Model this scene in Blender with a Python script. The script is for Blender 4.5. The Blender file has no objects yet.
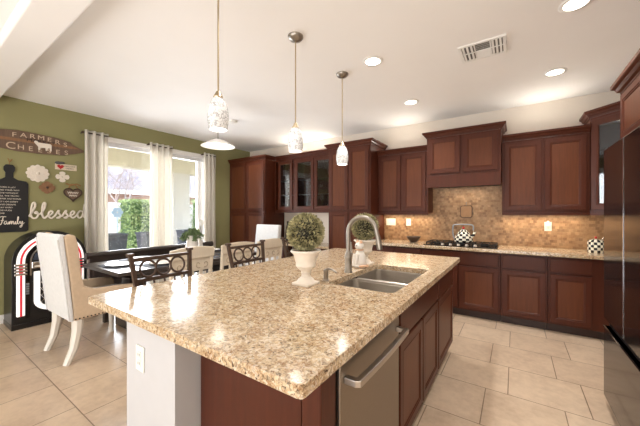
import bpy, bmesh, math, random
from mathutils import Vector, Matrix
random.seed(7)
PI = math.pi
sc = bpy.context.scene
COL = sc.collection

# ------------------------------------------------------------------ camera
cam_data = bpy.data.cameras.new('camera'); cam = bpy.data.objects.new('camera', cam_data); COL.objects.link(cam)
cam_data.sensor_width = 36.0
cam_data.lens = 290.0 / 640.0 * 36.0
cam.location = (0, 0, 1.365)
YAW = math.atan(195.0 / 290.0)
cam.rotation_euler = (PI / 2, 0, YAW)
cam_data.clip_start = 0.05
sc.camera = cam

# ------------------------------------------------------------------ world, sun, daylight and fill, exposure
wd = bpy.data.worlds.new('sky'); sc.world = wd; wd.use_nodes = True
wn = wd.node_tree
for n in list(wn.nodes): wn.nodes.remove(n)
sky = wn.nodes.new('ShaderNodeTexSky'); sky.sky_type = 'NISHITA'; sky.sun_disc = False
sky.sun_elevation = math.radians(50); sky.sun_rotation = math.radians(120); sky.dust_density = 1.5
bg = wn.nodes.new('ShaderNodeBackground'); bg.inputs['Strength'].default_value = 0.55
wo = wn.nodes.new('ShaderNodeOutputWorld')
wn.links.new(sky.outputs[0], bg.inputs[0]); wn.links.new(bg.outputs[0], wo.inputs[0])

def lamp(name, kind, loc, energy, color=(1, 1, 1), rot=(0, 0, 0), **kw):
    l = bpy.data.lights.new(name, kind); l.energy = energy; l.color = color
    for k, v in kw.items(): setattr(l, k, v)
    o = bpy.data.objects.new(name, l); o.location = loc; o.rotation_euler = rot; COL.objects.link(o)
    return o
sun = lamp('sun', 'SUN', (0, 0, 10), 2.4, (1, .95, .88), Vector((-.35, -.6, .75)).to_track_quat('Z', 'Y').to_euler(), angle=math.radians(.6))
# unseen fill lamp added behind the camera, tilted up to brighten the ceiling
lamp('rear_fill', 'AREA', (-1.5, -3.3, 1.0), 155, (.97, .985, 1), (PI / 2 + .6, 0, 0), shape='RECTANGLE', size=6.5, size_y=2.5)
# daylight through the glass doors
lamp('door_daylight', 'AREA', (-5.48, 2.66, 1.35), 95, (.96, .98, 1), (0, -PI / 2, 0), shape='RECTANGLE', size=2.3, size_y=1.7)
vs = sc.view_settings
sc.display_settings.display_device = 'sRGB'
vs.view_transform = 'Standard'; vs.look = 'None'; vs.gamma = 1.0; vs.use_curve_mapping = False
vs.exposure = 0.92

# ------------------------------------------------------------------ material helpers
def lin(c): return tuple(((v / 255) / 12.92 if v / 255 <= .04045 else ((v / 255 + .055) / 1.055) ** 2.4) for v in c) + (1,)
class NT:
    def __init__(s, name):
        s.m = bpy.data.materials.new(name); s.m.use_nodes = True; s.t = s.m.node_tree
        s.b = s.t.nodes['Principled BSDF']
    def n(s, ty, **kw):
        nd = s.t.nodes.new(ty)
        for k, v in kw.items():
            if k in nd.inputs.keys(): nd.inputs[k].default_value = v
            else: setattr(nd, k, v)
        return nd
    def l(s, a, b): s.t.links.new(a, b)
    def ramp(s, fac, stops, interp='LINEAR'):
        r = s.n('ShaderNodeValToRGB'); r.color_ramp.interpolation = interp
        e = r.color_ramp.elements
        while len(e) < len(stops): e.new(.5)
        for el, (p, c) in zip(e, stops): el.position = p; el.color = c
        s.l(fac, r.inputs[0]); return r.outputs[0]
    def pos(s): return s.n('ShaderNodeNewGeometry').outputs['Position']
    def oc(s): return s.n('ShaderNodeTexCoord').outputs['Object']
    def mapping(s, v, scale=(1, 1, 1), loc=(0, 0, 0)):
        m = s.n('ShaderNodeMapping'); m.inputs['Scale'].default_value = scale; m.inputs['Location'].default_value = loc
        s.l(v, m.inputs[0]); return m.outputs[0]
    def noise(s, v, scale, detail=4, rough=.55, out='Fac'):
        n = s.n('ShaderNodeTexNoise', Scale=scale, Detail=detail, Roughness=rough); s.l(v, n.inputs['Vector']); return n.outputs[out]
    def bump(s, h, strength=.2, dist=.01):
        b = s.n('ShaderNodeBump', Strength=strength, Distance=dist); s.l(h, b.inputs['Height']); s.l(b.outputs[0], s.b.inputs['Normal'])
    def mix(s, f, a, b, mode='MIX'):
        m = s.n('ShaderNodeMix', data_type='RGBA', blend_type=mode)
        if isinstance(f, (int, float)): m.inputs[0].default_value = f
        else: s.l(f, m.inputs[0])
        for i, x in ((6, a), (7, b)):
            if isinstance(x, tuple): m.inputs[i].default_value = x
            else: s.l(x, m.inputs[i])
        return m.outputs[2]
    def set(s, **kw):
        for k, v in kw.items(): s.b.inputs[k.replace('_', ' ')].default_value = v
def simple(name, rgb, rough=.5, metal=0, var=.08, scale=14, bump=0, bscale=80, coat=0, sheen=0, stretch=(1, 1, 1)):
    t = NT(name); c = lin(rgb)
    v = t.mapping(t.oc(), stretch)
    f = t.noise(v, scale)
    lo = tuple(max(0, x * (1 - var)) for x in c[:3]) + (1,); hi = tuple(min(1, x * (1 + var)) for x in c[:3]) + (1,)
    t.l(t.ramp(f, [(.3, lo), (.7, hi)]), t.b.inputs['Base Color'])
    t.set(Roughness=rough, Metallic=metal)
    if coat: t.set(Coat_Weight=coat, Coat_Roughness=.15)
    if sheen: t.set(Sheen_Weight=sheen)
    if bump: t.bump(t.noise(v, bscale, 3), bump, .004)
    return t.m
def emis(name, rgb, strength, base=(240, 240, 235), pattern=None):
    t = NT(name); t.set(Base_Color=lin(base), Roughness=.4)
    t.b.inputs['Emission Color'].default_value = lin(rgb); t.b.inputs['Emission Strength'].default_value = strength
    return t.m
M = {}
M['wall_cream'] = simple('cream_wall_paint', (230, 220, 207), .7, var=.015, scale=3, bump=.08, bscale=60)
M['wall_green'] = simple('olive_wall_paint', (146, 142, 98), .7, var=.02, scale=3, bump=.08, bscale=60)
M['ceiling'] = simple('ceiling_paint', (244, 241, 238), .8, var=.012, scale=2, bump=.1, bscale=50)
M['trim'] = simple('white_trim_paint', (238, 236, 232), .4, var=.01)
M['white_wall'] = simple('white_knee_wall_paint', (196, 195, 196), .65, var=.012, bump=.06, bscale=60)
M['plastic_white'] = simple('white_plastic', (238, 236, 230), .35, var=.01)
M['dark_slot'] = simple('dark_slot', (25, 23, 22), .6)
def wood(name, rgb, rough=.38, var=.22, coat=.25):
    t = NT(name); c = lin(rgb); v = t.mapping(t.oc(), (16, 16, 1.3))
    f = t.noise(v, 3.0, 6, .6); g = t.noise(t.oc(), 2.2, 2)
    lo = tuple(x * (1 - var) for x in c[:3]) + (1,); hi = tuple(x * (1 + var) for x in c[:3]) + (1,)
    k = t.mix(.4, f, g)
    t.l(t.ramp(k, [(.32, lo), (.68, hi)]), t.b.inputs['Base Color'])
    t.set(Roughness=rough, Coat_Weight=coat, Coat_Roughness=.25); t.bump(f, .05, .002)
    return t.m
M['cherry'] = wood('cherry_cabinet_wood', (78, 37, 22), .42, .2, .08)
M['cherry'].node_tree.nodes['Principled BSDF'].inputs['Specular IOR Level'].default_value = .22
M['cherry_panel'] = wood('cherry_door_panel', (96, 53, 32), .4, .2, .08); M['cherry_panel'].node_tree.nodes['Principled BSDF'].inputs['Specular IOR Level'].default_value = .22
M['cherry_dark'] = wood('cherry_groove_wood', (60, 26, 17))
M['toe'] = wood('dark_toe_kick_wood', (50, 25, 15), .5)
M['espresso'] = wood('espresso_table_wood', (50, 40, 36), .28, .2, .4)
M['cream_wood'] = wood('antique_cream_wood', (222, 208, 186), .5, .06, .05)
M['cream_wood_dark'] = wood('carved_cream_wood', (186, 168, 142), .55, .1, .05)
M['white_wood'] = wood('white_painted_legs', (228, 222, 212), .4, .03, .2)
# granite
def granite():
    t = NT('speckled_granite'); p = t.pos()
    w = t.noise(p, 30, 3, out='Color'); pv = t.mix(.035, p, w, 'ADD')
    def grains(scale):
        v = t.n('ShaderNodeTexVoronoi', Scale=scale * 1.25); t.l(pv, v.inputs['Vector'])
        sp = t.n('ShaderNodeSeparateColor'); t.l(v.outputs['Color'], sp.inputs[0]); return sp.outputs[0]
    a = t.ramp(grains(75), [(0, lin((58, 44, 36))), (.08, lin((128, 94, 66))), (.24, lin((176, 146, 112))), (.48, lin((208, 184, 150))), (.74, lin((230, 218, 198)))], 'CONSTANT')
    b = t.ramp(grains(170), [(0, lin((48, 38, 33))), (.13, lin((150, 114, 80))), (.32, lin((220, 200, 168))), (.7, lin((188, 154, 112)))], 'CONSTANT')
    m = t.mix(.45, a, b)
    blotch = t.ramp(t.noise(p, 14, 5, .65), [(.36, lin((164, 116, 70))), (.5, lin((216, 192, 156))), (.62, lin((240, 226, 200)))])
    c = t.mix(.22, m, blotch)
    dk = t.ramp(t.noise(p, 58, 3, .6), [(.62, (0, 0, 0, 1)), (.68, (1, 1, 1, 1))])
    c = t.mix(dk, c, lin((84, 62, 48)))
    t.l(c, t.b.inputs['Base Color']); t.set(Roughness=.13, Specular_IOR_Level=.5)
    return t.m
M['granite'] = granite()
def tile_floor():
    t = NT('beige_floor_tile'); p = t.mapping(t.pos(), (1, 1, 1), (.19 + .475 * 40, -.735 + .4655 * 20, 0))
    b = t.n('ShaderNodeTexBrick', Scale=1.0); b.offset = .695; b.offset_frequency = 2; b.squash = 1
    b.inputs['Mortar Size'].default_value = .0035; b.inputs['Mortar Smooth'].default_value = .15
    b.inputs['Brick Width'].default_value = .475; b.inputs['Row Height'].default_value = .4655; b.inputs['Bias'].default_value = 0
    b.inputs['Color1'].default_value = lin((212, 190, 167)); b.inputs['Color2'].default_value = lin((222, 201, 178)); b.inputs['Mortar'].default_value = lin((140, 118, 98))
    t.l(p, b.inputs['Vector'])
    n1 = t.noise(t.pos(), 3.5, 6, .65); n2 = t.noise(t.pos(), 22, 4, .6)
    tone = t.ramp(t.mix(.35, n1, n2), [(.3, lin((206, 196, 188))), (.55, lin((242, 238, 232))), (.75, lin((255, 252, 246)))])
    c = t.mix(.85, b.outputs['Color'], tone, 'MULTIPLY')
    t.l(c, t.b.inputs['Base Color']); t.set(Roughness=.28)
    inv = t.n('ShaderNodeMath', operation='SUBTRACT'); inv.inputs[0].default_value = 1; t.l(b.outputs['Fac'], inv.inputs[1])
    t.bump(inv.outputs[0], .35, .003)
    return t.m
M['tile'] = tile_floor()
def mosaic():
    t = NT('travertine_mosaic'); sp = t.n('ShaderNodeSeparateXYZ'); t.l(t.pos(), sp.inputs[0])
    cb = t.n('ShaderNodeCombineXYZ'); t.l(sp.outputs[0], cb.inputs[0]); t.l(sp.outputs[2], cb.inputs[1])
    p = t.mapping(cb.outputs[0], (1, 1, 1), (10, 10, 0))
    def br(w, h, c1, c2, off):
        b = t.n('ShaderNodeTexBrick', Scale=1.0); b.offset = off; b.offset_frequency = 2
        b.inputs['Mortar Size'].default_value = .0018; b.inputs['Mortar Smooth'].default_value = .2
        b.inputs['Brick Width'].default_value = w; b.inputs['Row Height'].default_value = h
        b.inputs['Color1'].default_value = lin(c1); b.inputs['Color2'].default_value = lin(c2); b.inputs['Mortar'].default_value = lin((172, 142, 110))
        t.l(p, b.inputs['Vector']); return b
    a = br(.038, .036, (128, 96, 68), (204, 170, 132), .5); a2 = br(.076, .072, (150, 112, 78), (250, 236, 216), .25)
    n = t.noise(p, 9, 3); n2 = t.noise(p, 60, 5, .7)
    c = t.mix(.3, a.outputs['Color'], a2.outputs['Color'], 'MULTIPLY')
    c = t.mix(.6, c, t.ramp(n2, [(.3, lin((190, 172, 156))), (.6, lin((255, 246, 232)))]), 'MULTIPLY')
    c = t.mix(.3, c, t.ramp(n, [(.35, lin((150, 112, 78))), (.65, lin((204, 172, 134)))]))
    t.l(c, t.b.inputs['Base Color']); t.set(Roughness=.45)
    inv = t.n('ShaderNodeMath', operation='SUBTRACT'); inv.inputs[0].default_value = 1; t.l(a.outputs['Fac'], inv.inputs[1])
    t.bump(inv.outputs[0], .4, .003)
    return t.m
M['mosaic'] = mosaic()
M['steel'] = simple('brushed_stainless_steel', (198, 192, 184), .34, 1, .05, 40, stretch=(1, 1, 12))
M['steel_door'] = simple('warm_stainless_door', (146, 136, 124), .34, 1, .05, 40, stretch=(1, 1, 12))
M['nickel'] = simple('brushed_nickel', (158, 151, 142), .38, 1, .04, 40)
M['chrome'] = simple('chrome', (225, 225, 228), .12, 1, .02)
M['brass_rod'] = simple('satin_brass_rod', (196, 180, 152), .3, 1, .04)
M['black_gloss'] = simple('black_gloss_panel', (17, 13, 13), .07, 0, .05)
M['fridge_black'] = simple('black_stainless', (40, 32, 31), .1, .7, .03)
M['black'] = simple('black_enamel', (22, 21, 22), .3, 0, .1)
M['black_matte'] = simple('matte_black_board', (26, 26, 28), .6, 0, .1)
M['bronze'] = simple('dark_bronze_metal', (78, 60, 50), .45, .3, .15)
M['iron'] = simple('cast_iron', (24, 24, 25), .55, .3, .15)
M['linen'] = simple('ivory_linen', (222, 222, 222), .9, 0, .04, 30, .25, 260, sheen=.3)
M['linen_tan'] = simple('tan_linen', (206, 182, 154), .9, 0, .05, 30, .25, 260, sheen=.3)
M['curtain'] = simple('ivory_curtain_cloth', (236, 231, 222), .85, 0, .04, 30, .2, 240, sheen=.2, stretch=(1, 1, .15))
ct_ = M['curtain'].node_tree; pb = ct_.nodes['Principled BSDF']; tl = ct_.nodes.new('ShaderNodeBsdfTranslucent'); tl.inputs[0].default_value = (.95, .92, .86, 1)
mx_ = ct_.nodes.new('ShaderNodeMixShader'); mx_.inputs[0].default_value = .35; ct_.links.new(pb.outputs[0], mx_.inputs[1]); ct_.links.new(tl.outputs[0], mx_.inputs[2]); ct_.links.new(mx_.outputs[0], ct_.nodes['Material Output'].inputs[0])
M['urn'] = simple('white_plaster_urn', (236, 226, 212), .6, 0, .07, 18, .2, 40)
M['ceramic'] = simple('glazed_white_ceramic', (238, 232, 224), .25, 0, .03)
M['orange_patch'] = simple('tan_patch', (222, 180, 146), .3, 0, .1)
M['ltgrey'] = simple('grey_cushion', (90, 88, 88), .8)
M['red'] = simple('red_enamel', (186, 30, 34), .3)
M['paint_white'] = simple('white_lettering', (232, 222, 208), .6, 0, .03)
M['cream_letter'] = simple('worn_cream_lettering', (206, 184, 160), .7, 0, .15, 60)
M['dark_letter'] = simple('dark_brown_lettering', (52, 32, 24), .6)
M['barn'] = wood('weathered_sign_wood', (112, 90, 74), .75, .3, 0)
M['stump'] = wood('rusty_brown_wood', (140, 102, 72), .7, .2, 0)
M['board_tan'] = simple('tan_stone_board', (176, 136, 100), .6)
M['twig'] = simple('tan_twig', (150, 112, 70), .8)
M['navy'] = simple('navy_placemat', (46, 48, 58), .7, 0, .1, 60)
M['mount'] = simple('galvanised_metal', (150, 156, 160), .4, .6, .12)
M['smoked'] = simple('vent_grey', (120, 116, 110), .6)
M['jb_white'] = emis('milky_light_tube', (255, 250, 245), .35, (240, 238, 235))
M['jb_red'] = emis('red_light_strip', (220, 30, 50), .25, (190, 24, 44))
M['jb_blue'] = simple('dark_blue_title_glass', (66, 74, 92), .15, 0, .3, 20)
M['lens'] = emis('recessed_light_lens', (255, 244, 226), 6)
M['bulb'] = emis('frosted_bulb', (255, 244, 228), 1.0)
def glass_pane(name, tint=(1, 1, 1), refl=1.0):
    t = NT(name); t.t.nodes.remove(t.b)
    tr = t.n('ShaderNodeBsdfTransparent'); tr.inputs[0].default_value = tint + (1,)
    gl = t.n('ShaderNodeBsdfGlossy'); gl.inputs['Roughness'].default_value = .03
    fr = t.n('ShaderNodeFresnel'); fr.inputs[0].default_value = 1.45
    mu = t.n('ShaderNodeMath', operation='MULTIPLY'); t.l(fr.outputs[0], mu.inputs[0]); mu.inputs[1].default_value = refl
    mx = t.n('ShaderNodeMixShader'); t.l(mu.outputs[0], mx.inputs[0]); t.l(tr.outputs[0], mx.inputs[1]); t.l(gl.outputs[0], mx.inputs[2])
    t.l(mx.outputs[0], t.t.nodes['Material Output'].inputs[0]); return t.m
M['glass'] = glass_pane('window_glass'); M['cab_glass'] = glass_pane('cabinet_glass', (.8, .84, .86), 1.2)
def shade_glass(name, strength, veins=True):
    t = NT(name); v = t.oc()
    w = t.n('ShaderNodeTexVoronoi', Scale=46, feature='DISTANCE_TO_EDGE'); nz = t.noise(v, 16, 3, out='Color')
    t.l(t.mix(.1, v, nz, 'ADD'), w.inputs['Vector'])
    msk = t.ramp(t.noise(v, 22, 2), [(.36, (0, 0, 0, 1)), (.48, (1, 1, 1, 1))])
    edge = t.ramp(w.outputs['Distance'], [(.0, lin((160, 160, 162))), (.14, (.84, .84, .84, 1))])
    c = t.mix(msk, (.84, .84, .84, 1), edge) if veins else t.ramp(t.noise(v, 8), [(.3, lin((250, 240, 224))), (.7, (1, 1, 1, 1))])
    t.l(c, t.b.inputs['Base Color']); t.l(c, t.b.inputs['Emission Color'])
    t.set(Emission_Strength=strength, Roughness=.25); return t.m
M['shade'] = shade_glass('crackled_white_glass', .02); M['bowl_glass'] = shade_glass('alabaster_glass', .05, False)
def checker():
    t = NT('black_white_check_enamel'); o = t.oc(); sp = t.n('ShaderNodeSeparateXYZ'); t.l(o, sp.inputs[0])
    at = t.n('ShaderNodeMath', operation='ARCTAN2'); t.l(sp.outputs[1], at.inputs[0]); t.l(sp.outputs[0], at.inputs[1])
    sc_ = t.n('ShaderNodeMath', operation='MULTIPLY'); t.l(at.outputs[0], sc_.inputs[0]); sc_.inputs[1].default_value = 8 / PI
    zz = t.n('ShaderNodeMath', operation='MULTIPLY'); t.l(sp.outputs[2], zz.inputs[0]); zz.inputs[1].default_value = 1 / .028
    cb = t.n('ShaderNodeCombineXYZ'); t.l(sc_.outputs[0], cb.inputs[0]); t.l(zz.outputs[0], cb.inputs[1]); cb.inputs[2].default_value = .5
    ad = t.n('ShaderNodeVectorMath', operation='ADD'); t.l(cb.outputs[0], ad.inputs[0]); ad.inputs[1].default_value = (20.001, 20.001, 0)
    ck = t.n('ShaderNodeTexChecker', Scale=1.0); t.l(ad.outputs[0], ck.inputs[0])
    ck.inputs[1].default_value = lin((238, 232, 214)); ck.inputs[2].default_value = lin((22, 22, 26))
    t.l(ck.outputs[0], t.b.inputs['Base Color']); t.set(Roughness=.2); return t.m
M['check'] = checker()
def leaf(name, a, b):
    t = NT(name); f = t.noise(t.oc(), 30, 2)
    t.l(t.ramp(f, [(.3, lin(a)), (.7, lin(b))]), t.b.inputs['Base Color']); t.set(Roughness=.6); return t.m
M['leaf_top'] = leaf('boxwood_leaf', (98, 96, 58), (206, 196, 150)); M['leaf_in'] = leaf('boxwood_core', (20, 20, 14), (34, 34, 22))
M['leaf_green'] = leaf('fern_leaf', (72, 96, 58), (140, 160, 110)); M['hedge'] = leaf('hedge_leaf', (92, 118, 62), (172, 188, 124))
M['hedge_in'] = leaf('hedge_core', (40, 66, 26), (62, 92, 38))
M['bark'] = simple('pale_branch_bark', (150, 136, 124), .8)
M['stucco'] = simple('light_stucco', (222, 214, 200), .85, 0, .04, 20, .3, 90)
M['stucco_tan'] = simple('tan_stucco', (218, 208, 180), .85, 0, .04, 20, .3, 90)
M['block'] = simple('pale_block_wall', (226, 220, 214), .85, 0, .05, 6, .2, 60)
M['pavers'] = simple('pale_patio_concrete', (206, 200, 192), .8, 0, .06, 4)
M['planter'] = simple('charcoal_planter', (52, 56, 62), .5)
M['brick'] = simple('brick_red_stucco', (172, 140, 120), .8, 0, .1)
M['blue_metal'] = simple('pale_blue_metal', (176, 198, 216), .4, .2)
def rooftile():
    t = NT('clay_roof_tile'); w = t.n('ShaderNodeTexWave', Scale=2.6, Distortion=.3); w.bands_direction = 'Y'; t.l(t.pos(), w.inputs['Vector'])
    n = t.noise(t.pos(), 5, 4)
    t.l(t.ramp(n, [(.3, lin((112, 106, 108))), (.7, lin((164, 156, 158)))]), t.b.inputs['Base Color']); t.bump(w.outputs['Fac'], .8, .08); t.set(Roughness=.8); return t.m
M['roof'] = rooftile()

# ------------------------------------------------------------------ mesh helpers
class B:
    def __init__(s): s.v = []; s.f = []
    def add(s, vs, fs):
        k = len(s.v); s.v += [tuple(p) for p in vs]; s.f += [tuple(i + k for i in f) for f in fs]; return s
    def box(s, x0, x1, y0, y1, z0, z1):
        x0, x1 = min(x0, x1), max(x0, x1); y0, y1 = min(y0, y1), max(y0, y1); z0, z1 = min(z0, z1), max(z0, z1)
        return s.add([(x0, y0, z0), (x1, y0, z0), (x1, y1, z0), (x0, y1, z0), (x0, y0, z1), (x1, y0, z1), (x1, y1, z1), (x0, y1, z1)],
                     [(3, 2, 1, 0), (4, 5, 6, 7), (0, 1, 5, 4), (1, 2, 6, 5), (2, 3, 7, 6), (3, 0, 4, 7)])
    def lathe(s, prof, c=(0, 0, 0), n=28, cap=True):
        vs = []; fs = []; m = len(prof)
        for r, z in prof:
            for i in range(n):
                a = 2 * PI * i / n; vs.append((c[0] + r * math.cos(a), c[1] + r * math.sin(a), c[2] + z))
        for j in range(m - 1):
            for i in range(n):
                k = (i + 1) % n; fs.append((j * n + i, j * n + k, (j + 1) * n + k, (j + 1) * n + i))
        if cap:
            fs.append(tuple(reversed(range(n)))); fs.append(tuple((m - 1) * n + i for i in range(n)))
        return s.add(vs, fs)
    def tube(s, pts, r, n=10, closed=False, squash=None):
        pts = [Vector(p) for p in pts]; m = len(pts); rs = r if isinstance(r, (list, tuple)) else [r] * m
        vs = []; up = None
        for i, p in enumerate(pts):
            if closed: d = pts[(i + 1) % m] - pts[i - 1]
            else: d = pts[min(i + 1, m - 1)] - pts[max(i - 1, 0)]
            if d.length < 1e-9: d = Vector((0, 0, 1))
            d.normalize()
            if up is None:
                up = Vector((0, 0, 1)) if abs(d.z) < .9 else Vector((1, 0, 0))
            a = d.cross(up)
            if a.length < 1e-6: a = d.cross(Vector((0, 1, 0)))
            a.normalize(); b = a.cross(d).normalized(); up = b
            for k in range(n):
                t = 2 * PI * k / n + PI / n
                vs.append(p + a * (rs[i] * math.cos(t)) + b * (rs[i] * math.sin(t)))
        if squash:
            ax, c, q = squash
            for w in vs: w[ax] = c + (w[ax] - c) * q
        fs = []
        for i in range(m if closed else m - 1):
            j = (i + 1) % m
            for k in range(n):
                l = (k + 1) % n; fs.append((i * n + k, i * n + l, j * n + l, j * n + k))
        if not closed:
            fs.append(tuple(reversed(range(n)))); fs.append(tuple((m - 1) * n + k for k in range(n)))
        return s.add(vs, fs)
    def prism(s, outl, a, b, axis='y'):
        def P(u, v, w): return {'y': (u, w, v), 'x': (w, u, v), 'z': (u, v, w)}[axis]
        n = len(outl); vs = [P(u, v, a) for u, v in outl] + [P(u, v, b) for u, v in outl]
        fs = [tuple(range(n)), tuple(reversed(range(n, 2 * n)))] + [(i, n + i, n + (i + 1) % n, (i + 1) % n) for i in range(n)]
        return s.add(vs, fs)
    def strip(s, outer, inner, a, b, axis='y', closed=False):
        """a band between two matching polylines, extruded a..b"""
        def P(u, v, w): return {'y': (u, w, v), 'x': (w, u, v), 'z': (u, v, w)}[axis]
        n = len(outer); vs = []
        for w in (a, b):
            vs += [P(u, v, w) for u, v in outer] + [P(u, v, w) for u, v in inner]
        fs = []
        for i in range(n if closed else n - 1):
            j = (i + 1) % n
            fs += [(i, j, n + j, n + i), (2 * n + i, 3 * n + i, 3 * n + j, 2 * n + j), (i, 2 * n + i, 2 * n + j, j), (n + i, n + j, 3 * n + j, 3 * n + i)]
        if not closed:
            for i in (0, n - 1): fs.append((i, n + i, 3 * n + i, 2 * n + i))
        return s.add(vs, fs)
    def ball(s, c, r, n=16, sq=(1, 1, 1)):
        k = n // 2; vs = [(c[0], c[1], c[2] - r * sq[2])]; fs = []
        for j in range(1, k):
            t = -PI / 2 + PI * j / k
            for i in range(n):
                a = 2 * PI * i / n; vs.append((c[0] + r * sq[0] * math.cos(t) * math.cos(a), c[1] + r * sq[1] * math.cos(t) * math.sin(a), c[2] + r * sq[2] * math.sin(t)))
        vs.append((c[0], c[1], c[2] + r * sq[2])); top = len(vs) - 1
        for i in range(n):
            q = (i + 1) % n; fs.append((0, 1 + q, 1 + i)); fs.append((top, top - n + i, top - n + q))
        for j in range(k - 2):
            for i in range(n):
                q = (i + 1) % n; fs.append((1 + j * n + i, 1 + j * n + q, 1 + (j + 1) * n + q, 1 + (j + 1) * n + i))
        return s.add(vs, fs)
    def leaf(s, p, d, l, w):
        p = Vector(p); d = Vector(d).normalized(); u = d.cross(Vector((random.gauss(0, 1), random.gauss(0, 1), random.gauss(0, 1))))
        if u.length < 1e-5: u = d.orthogonal()
        u.normalize(); nrm = d.cross(u)
        m = p + d * l * .5 + nrm * l * .12
        return s.add([p, m + u * w, p + d * l, m - u * w], [(0, 1, 2), (0, 2, 3)])
    def xf(s, mat):
        s.v = [tuple(mat @ Vector(p)) for p in s.v]; return s

def obj(name, b, m, parent=None, smooth=False, bev=0, seg=2, mw=None, label=None):
    me = bpy.data.meshes.new(name); me.from_pydata(b.v, [], b.f); me.update()
    bm = bmesh.new(); bm.from_mesh(me); bmesh.ops.recalc_face_normals(bm, faces=bm.faces)
    bm.to_mesh(me); bm.free()
    me.materials.append(M[m] if isinstance(m, str) else m)
    if getattr(b, 'panel', False): me.materials.append(M['cherry_panel']); me.polygons[-2].material_index = 1
    o = bpy.data.objects.new(name, me); COL.objects.link(o)
    if parent: o.parent = parent
    if smooth:
        me.polygons.foreach_set('use_smooth', [True] * len(me.polygons))
        es = [e for e in me.edges]
        bm = bmesh.new(); bm.from_mesh(me)
        for e in bm.edges:
            if len(e.link_faces) == 2 and e.calc_face_angle(0) > math.radians(42): e.smooth = False
        bm.to_mesh(me); bm.free()
    if bev:
        md = o.modifiers.new('bevel', 'BEVEL'); md.width = bev; md.segments = seg; md.limit_method = 'ANGLE'; md.angle_limit = math.radians(40)
    if label: o['label'] = label
    return o
def tag(o, label, cat, group=None):
    o['label'] = label; o['category'] = cat
    if group: o['group'] = group
    return o
def thing(name, label, cat, loc=(0, 0, 0), rz=0, group=None):
    o = bpy.data.objects.new(name, None); COL.objects.link(o); o.location = loc; o.rotation_euler = (0, 0, rz); o.empty_display_size = .1
    return tag(o, label, cat, group)
def struct(name, b, m, **kw):
    o = obj(name, b, m, **kw); o['kind'] = 'structure'; return o
def dup(root, loc, rz=None, label=None, group=None):
    r = root.copy(); COL.objects.link(r); r.location = loc
    if rz is not None: r.rotation_euler = (0, 0, rz)
    if label: r['label'] = label
    if group: r['group'] = group
    for ch in list(root.children):
        c = ch.copy(); COL.objects.link(c); c.parent = r
        for g in list(ch.children):
            d = g.copy(); COL.objects.link(d); d.parent = c
    return r
def text(name, s, size, mat, loc, rot, parent=None, ext=.002, align='CENTER', sx=1):
    cu = bpy.data.curves.new(name, 'FONT'); cu.body = s; cu.size = size; cu.extrude = ext; cu.align_x = align; cu.align_y = 'CENTER'
    tmp = bpy.data.objects.new('tmp', cu); COL.objects.link(tmp)
    dg = bpy.context.evaluated_depsgraph_get(); me = bpy.data.meshes.new_from_object(tmp.evaluated_get(dg))
    bpy.data.objects.remove(tmp)
    me.materials.clear(); me.materials.append(M[mat])
    o = bpy.data.objects.new(name, me); COL.objects.link(o); o.location = loc; o.rotation_euler = rot; o.scale = (sx, 1, 1)
    if parent: o.parent = parent
    return o
def catmull(pts, k=5):
    P = [Vector(p) for p in pts]; out = []
    for i in range(len(P) - 1):
        a, b, c, d = P[max(i - 1, 0)], P[i], P[i + 1], P[min(i + 2, len(P) - 1)]
        for j in range(k):
            t = j / k
            out.append(.5 * ((2 * b) + (c - a) * t + (2 * a - 5 * b + 4 * c - d) * t * t + (3 * b - a - 3 * c + d) * t ** 3))
    out.append(P[-1]); return out

# ------------------------------------------------------------------ the room
WX, BY, RX, CZ = -5.25, 4.81, 1.33, 2.82
struct('floor', B().box(WX - .15, RX + .15, -3.6, BY + .15, -.1, 0), 'tile')
struct('ceiling', B().box(WX - .15, RX + .15, -3.6, BY + .15, CZ, CZ + .12), 'ceiling')
DY0, DY1, DZ = 1.77, 3.55, 2.47      # opening of the glass doors
struct('wall_left', B().box(WX - .15, WX, -3.6, DY0 - .07, 0, CZ).box(WX - .15, WX, DY1 + .07, BY + .15, 0, CZ).box(WX - .15, WX, DY0 - .07, DY1 + .07, DZ + .07, CZ), 'wall_green')
struct('wall_back', B().box(WX, RX + .15, BY, BY + .15, 0, CZ), 'wall_cream')
struct('wall_right', B().box(RX, RX + .15, -3.6, BY, 0, CZ), 'wall_cream')
struct('wall_rear', B().box(WX - .15, RX + .15, -3.75, -3.6, 0, CZ), 'wall_cream')
struct('ceiling_beam', B().box(WX, RX, .495, .725, 2.70, CZ), 'ceiling', bev=.012, seg=3)
struct('baseboard_left', B().box(WX, WX + .015, -3.6, DY0 - .1, 0, .11).box(WX, WX + .015, DY1 + .1, 4.19, 0, .11), 'trim', bev=.004)
struct('backsplash', B().box(-1.88, RX, BY - .012, BY, .90, 1.80), 'mosaic')
# glass doors to the patio: casing, frames, panes
cas = struct('trim_1', B().box(WX - .16, WX + .025, DY0 - .075, DY0, 0, DZ + .075).box(WX - .16, WX + .025, DY1, DY1 + .075, 0, DZ + .075).box(WX - .16, WX + .025, DY0, DY1, DZ, DZ + .075), 'trim', bev=.006)
def glass_door(name, y0, y1, x):
    w = B()
    w.box(x - .03, x + .03, y0, y0 + .06, .02, DZ).box(x - .03, x + .03, y1 - .06, y1, .02, DZ).box(x - .03, x + .03, y0 + .06, y1 - .06, .02, .12).box(x - .03, x + .03, y0 + .06, y1 - .06, DZ - .06, DZ)
    d = struct(name, w, 'trim', bev=.005)
    obj('pane', B().box(x - .004, x + .004, y0 + .055, y1 - .055, .115, DZ - .055), 'glass', d)
    return d
d1 = glass_door('door_1', DY0, 2.68, WX - .05)
d2 = glass_door('door_2', 2.67, DY1, WX - .115)
obj('handle', B().box(WX - .085, WX - .05, 3.50, 3.52, .95, 1.2).box(WX - .06, WX - .045, 3.502, 3.518, .93, 1.22), 'nickel', d2, bev=.004)
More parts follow.
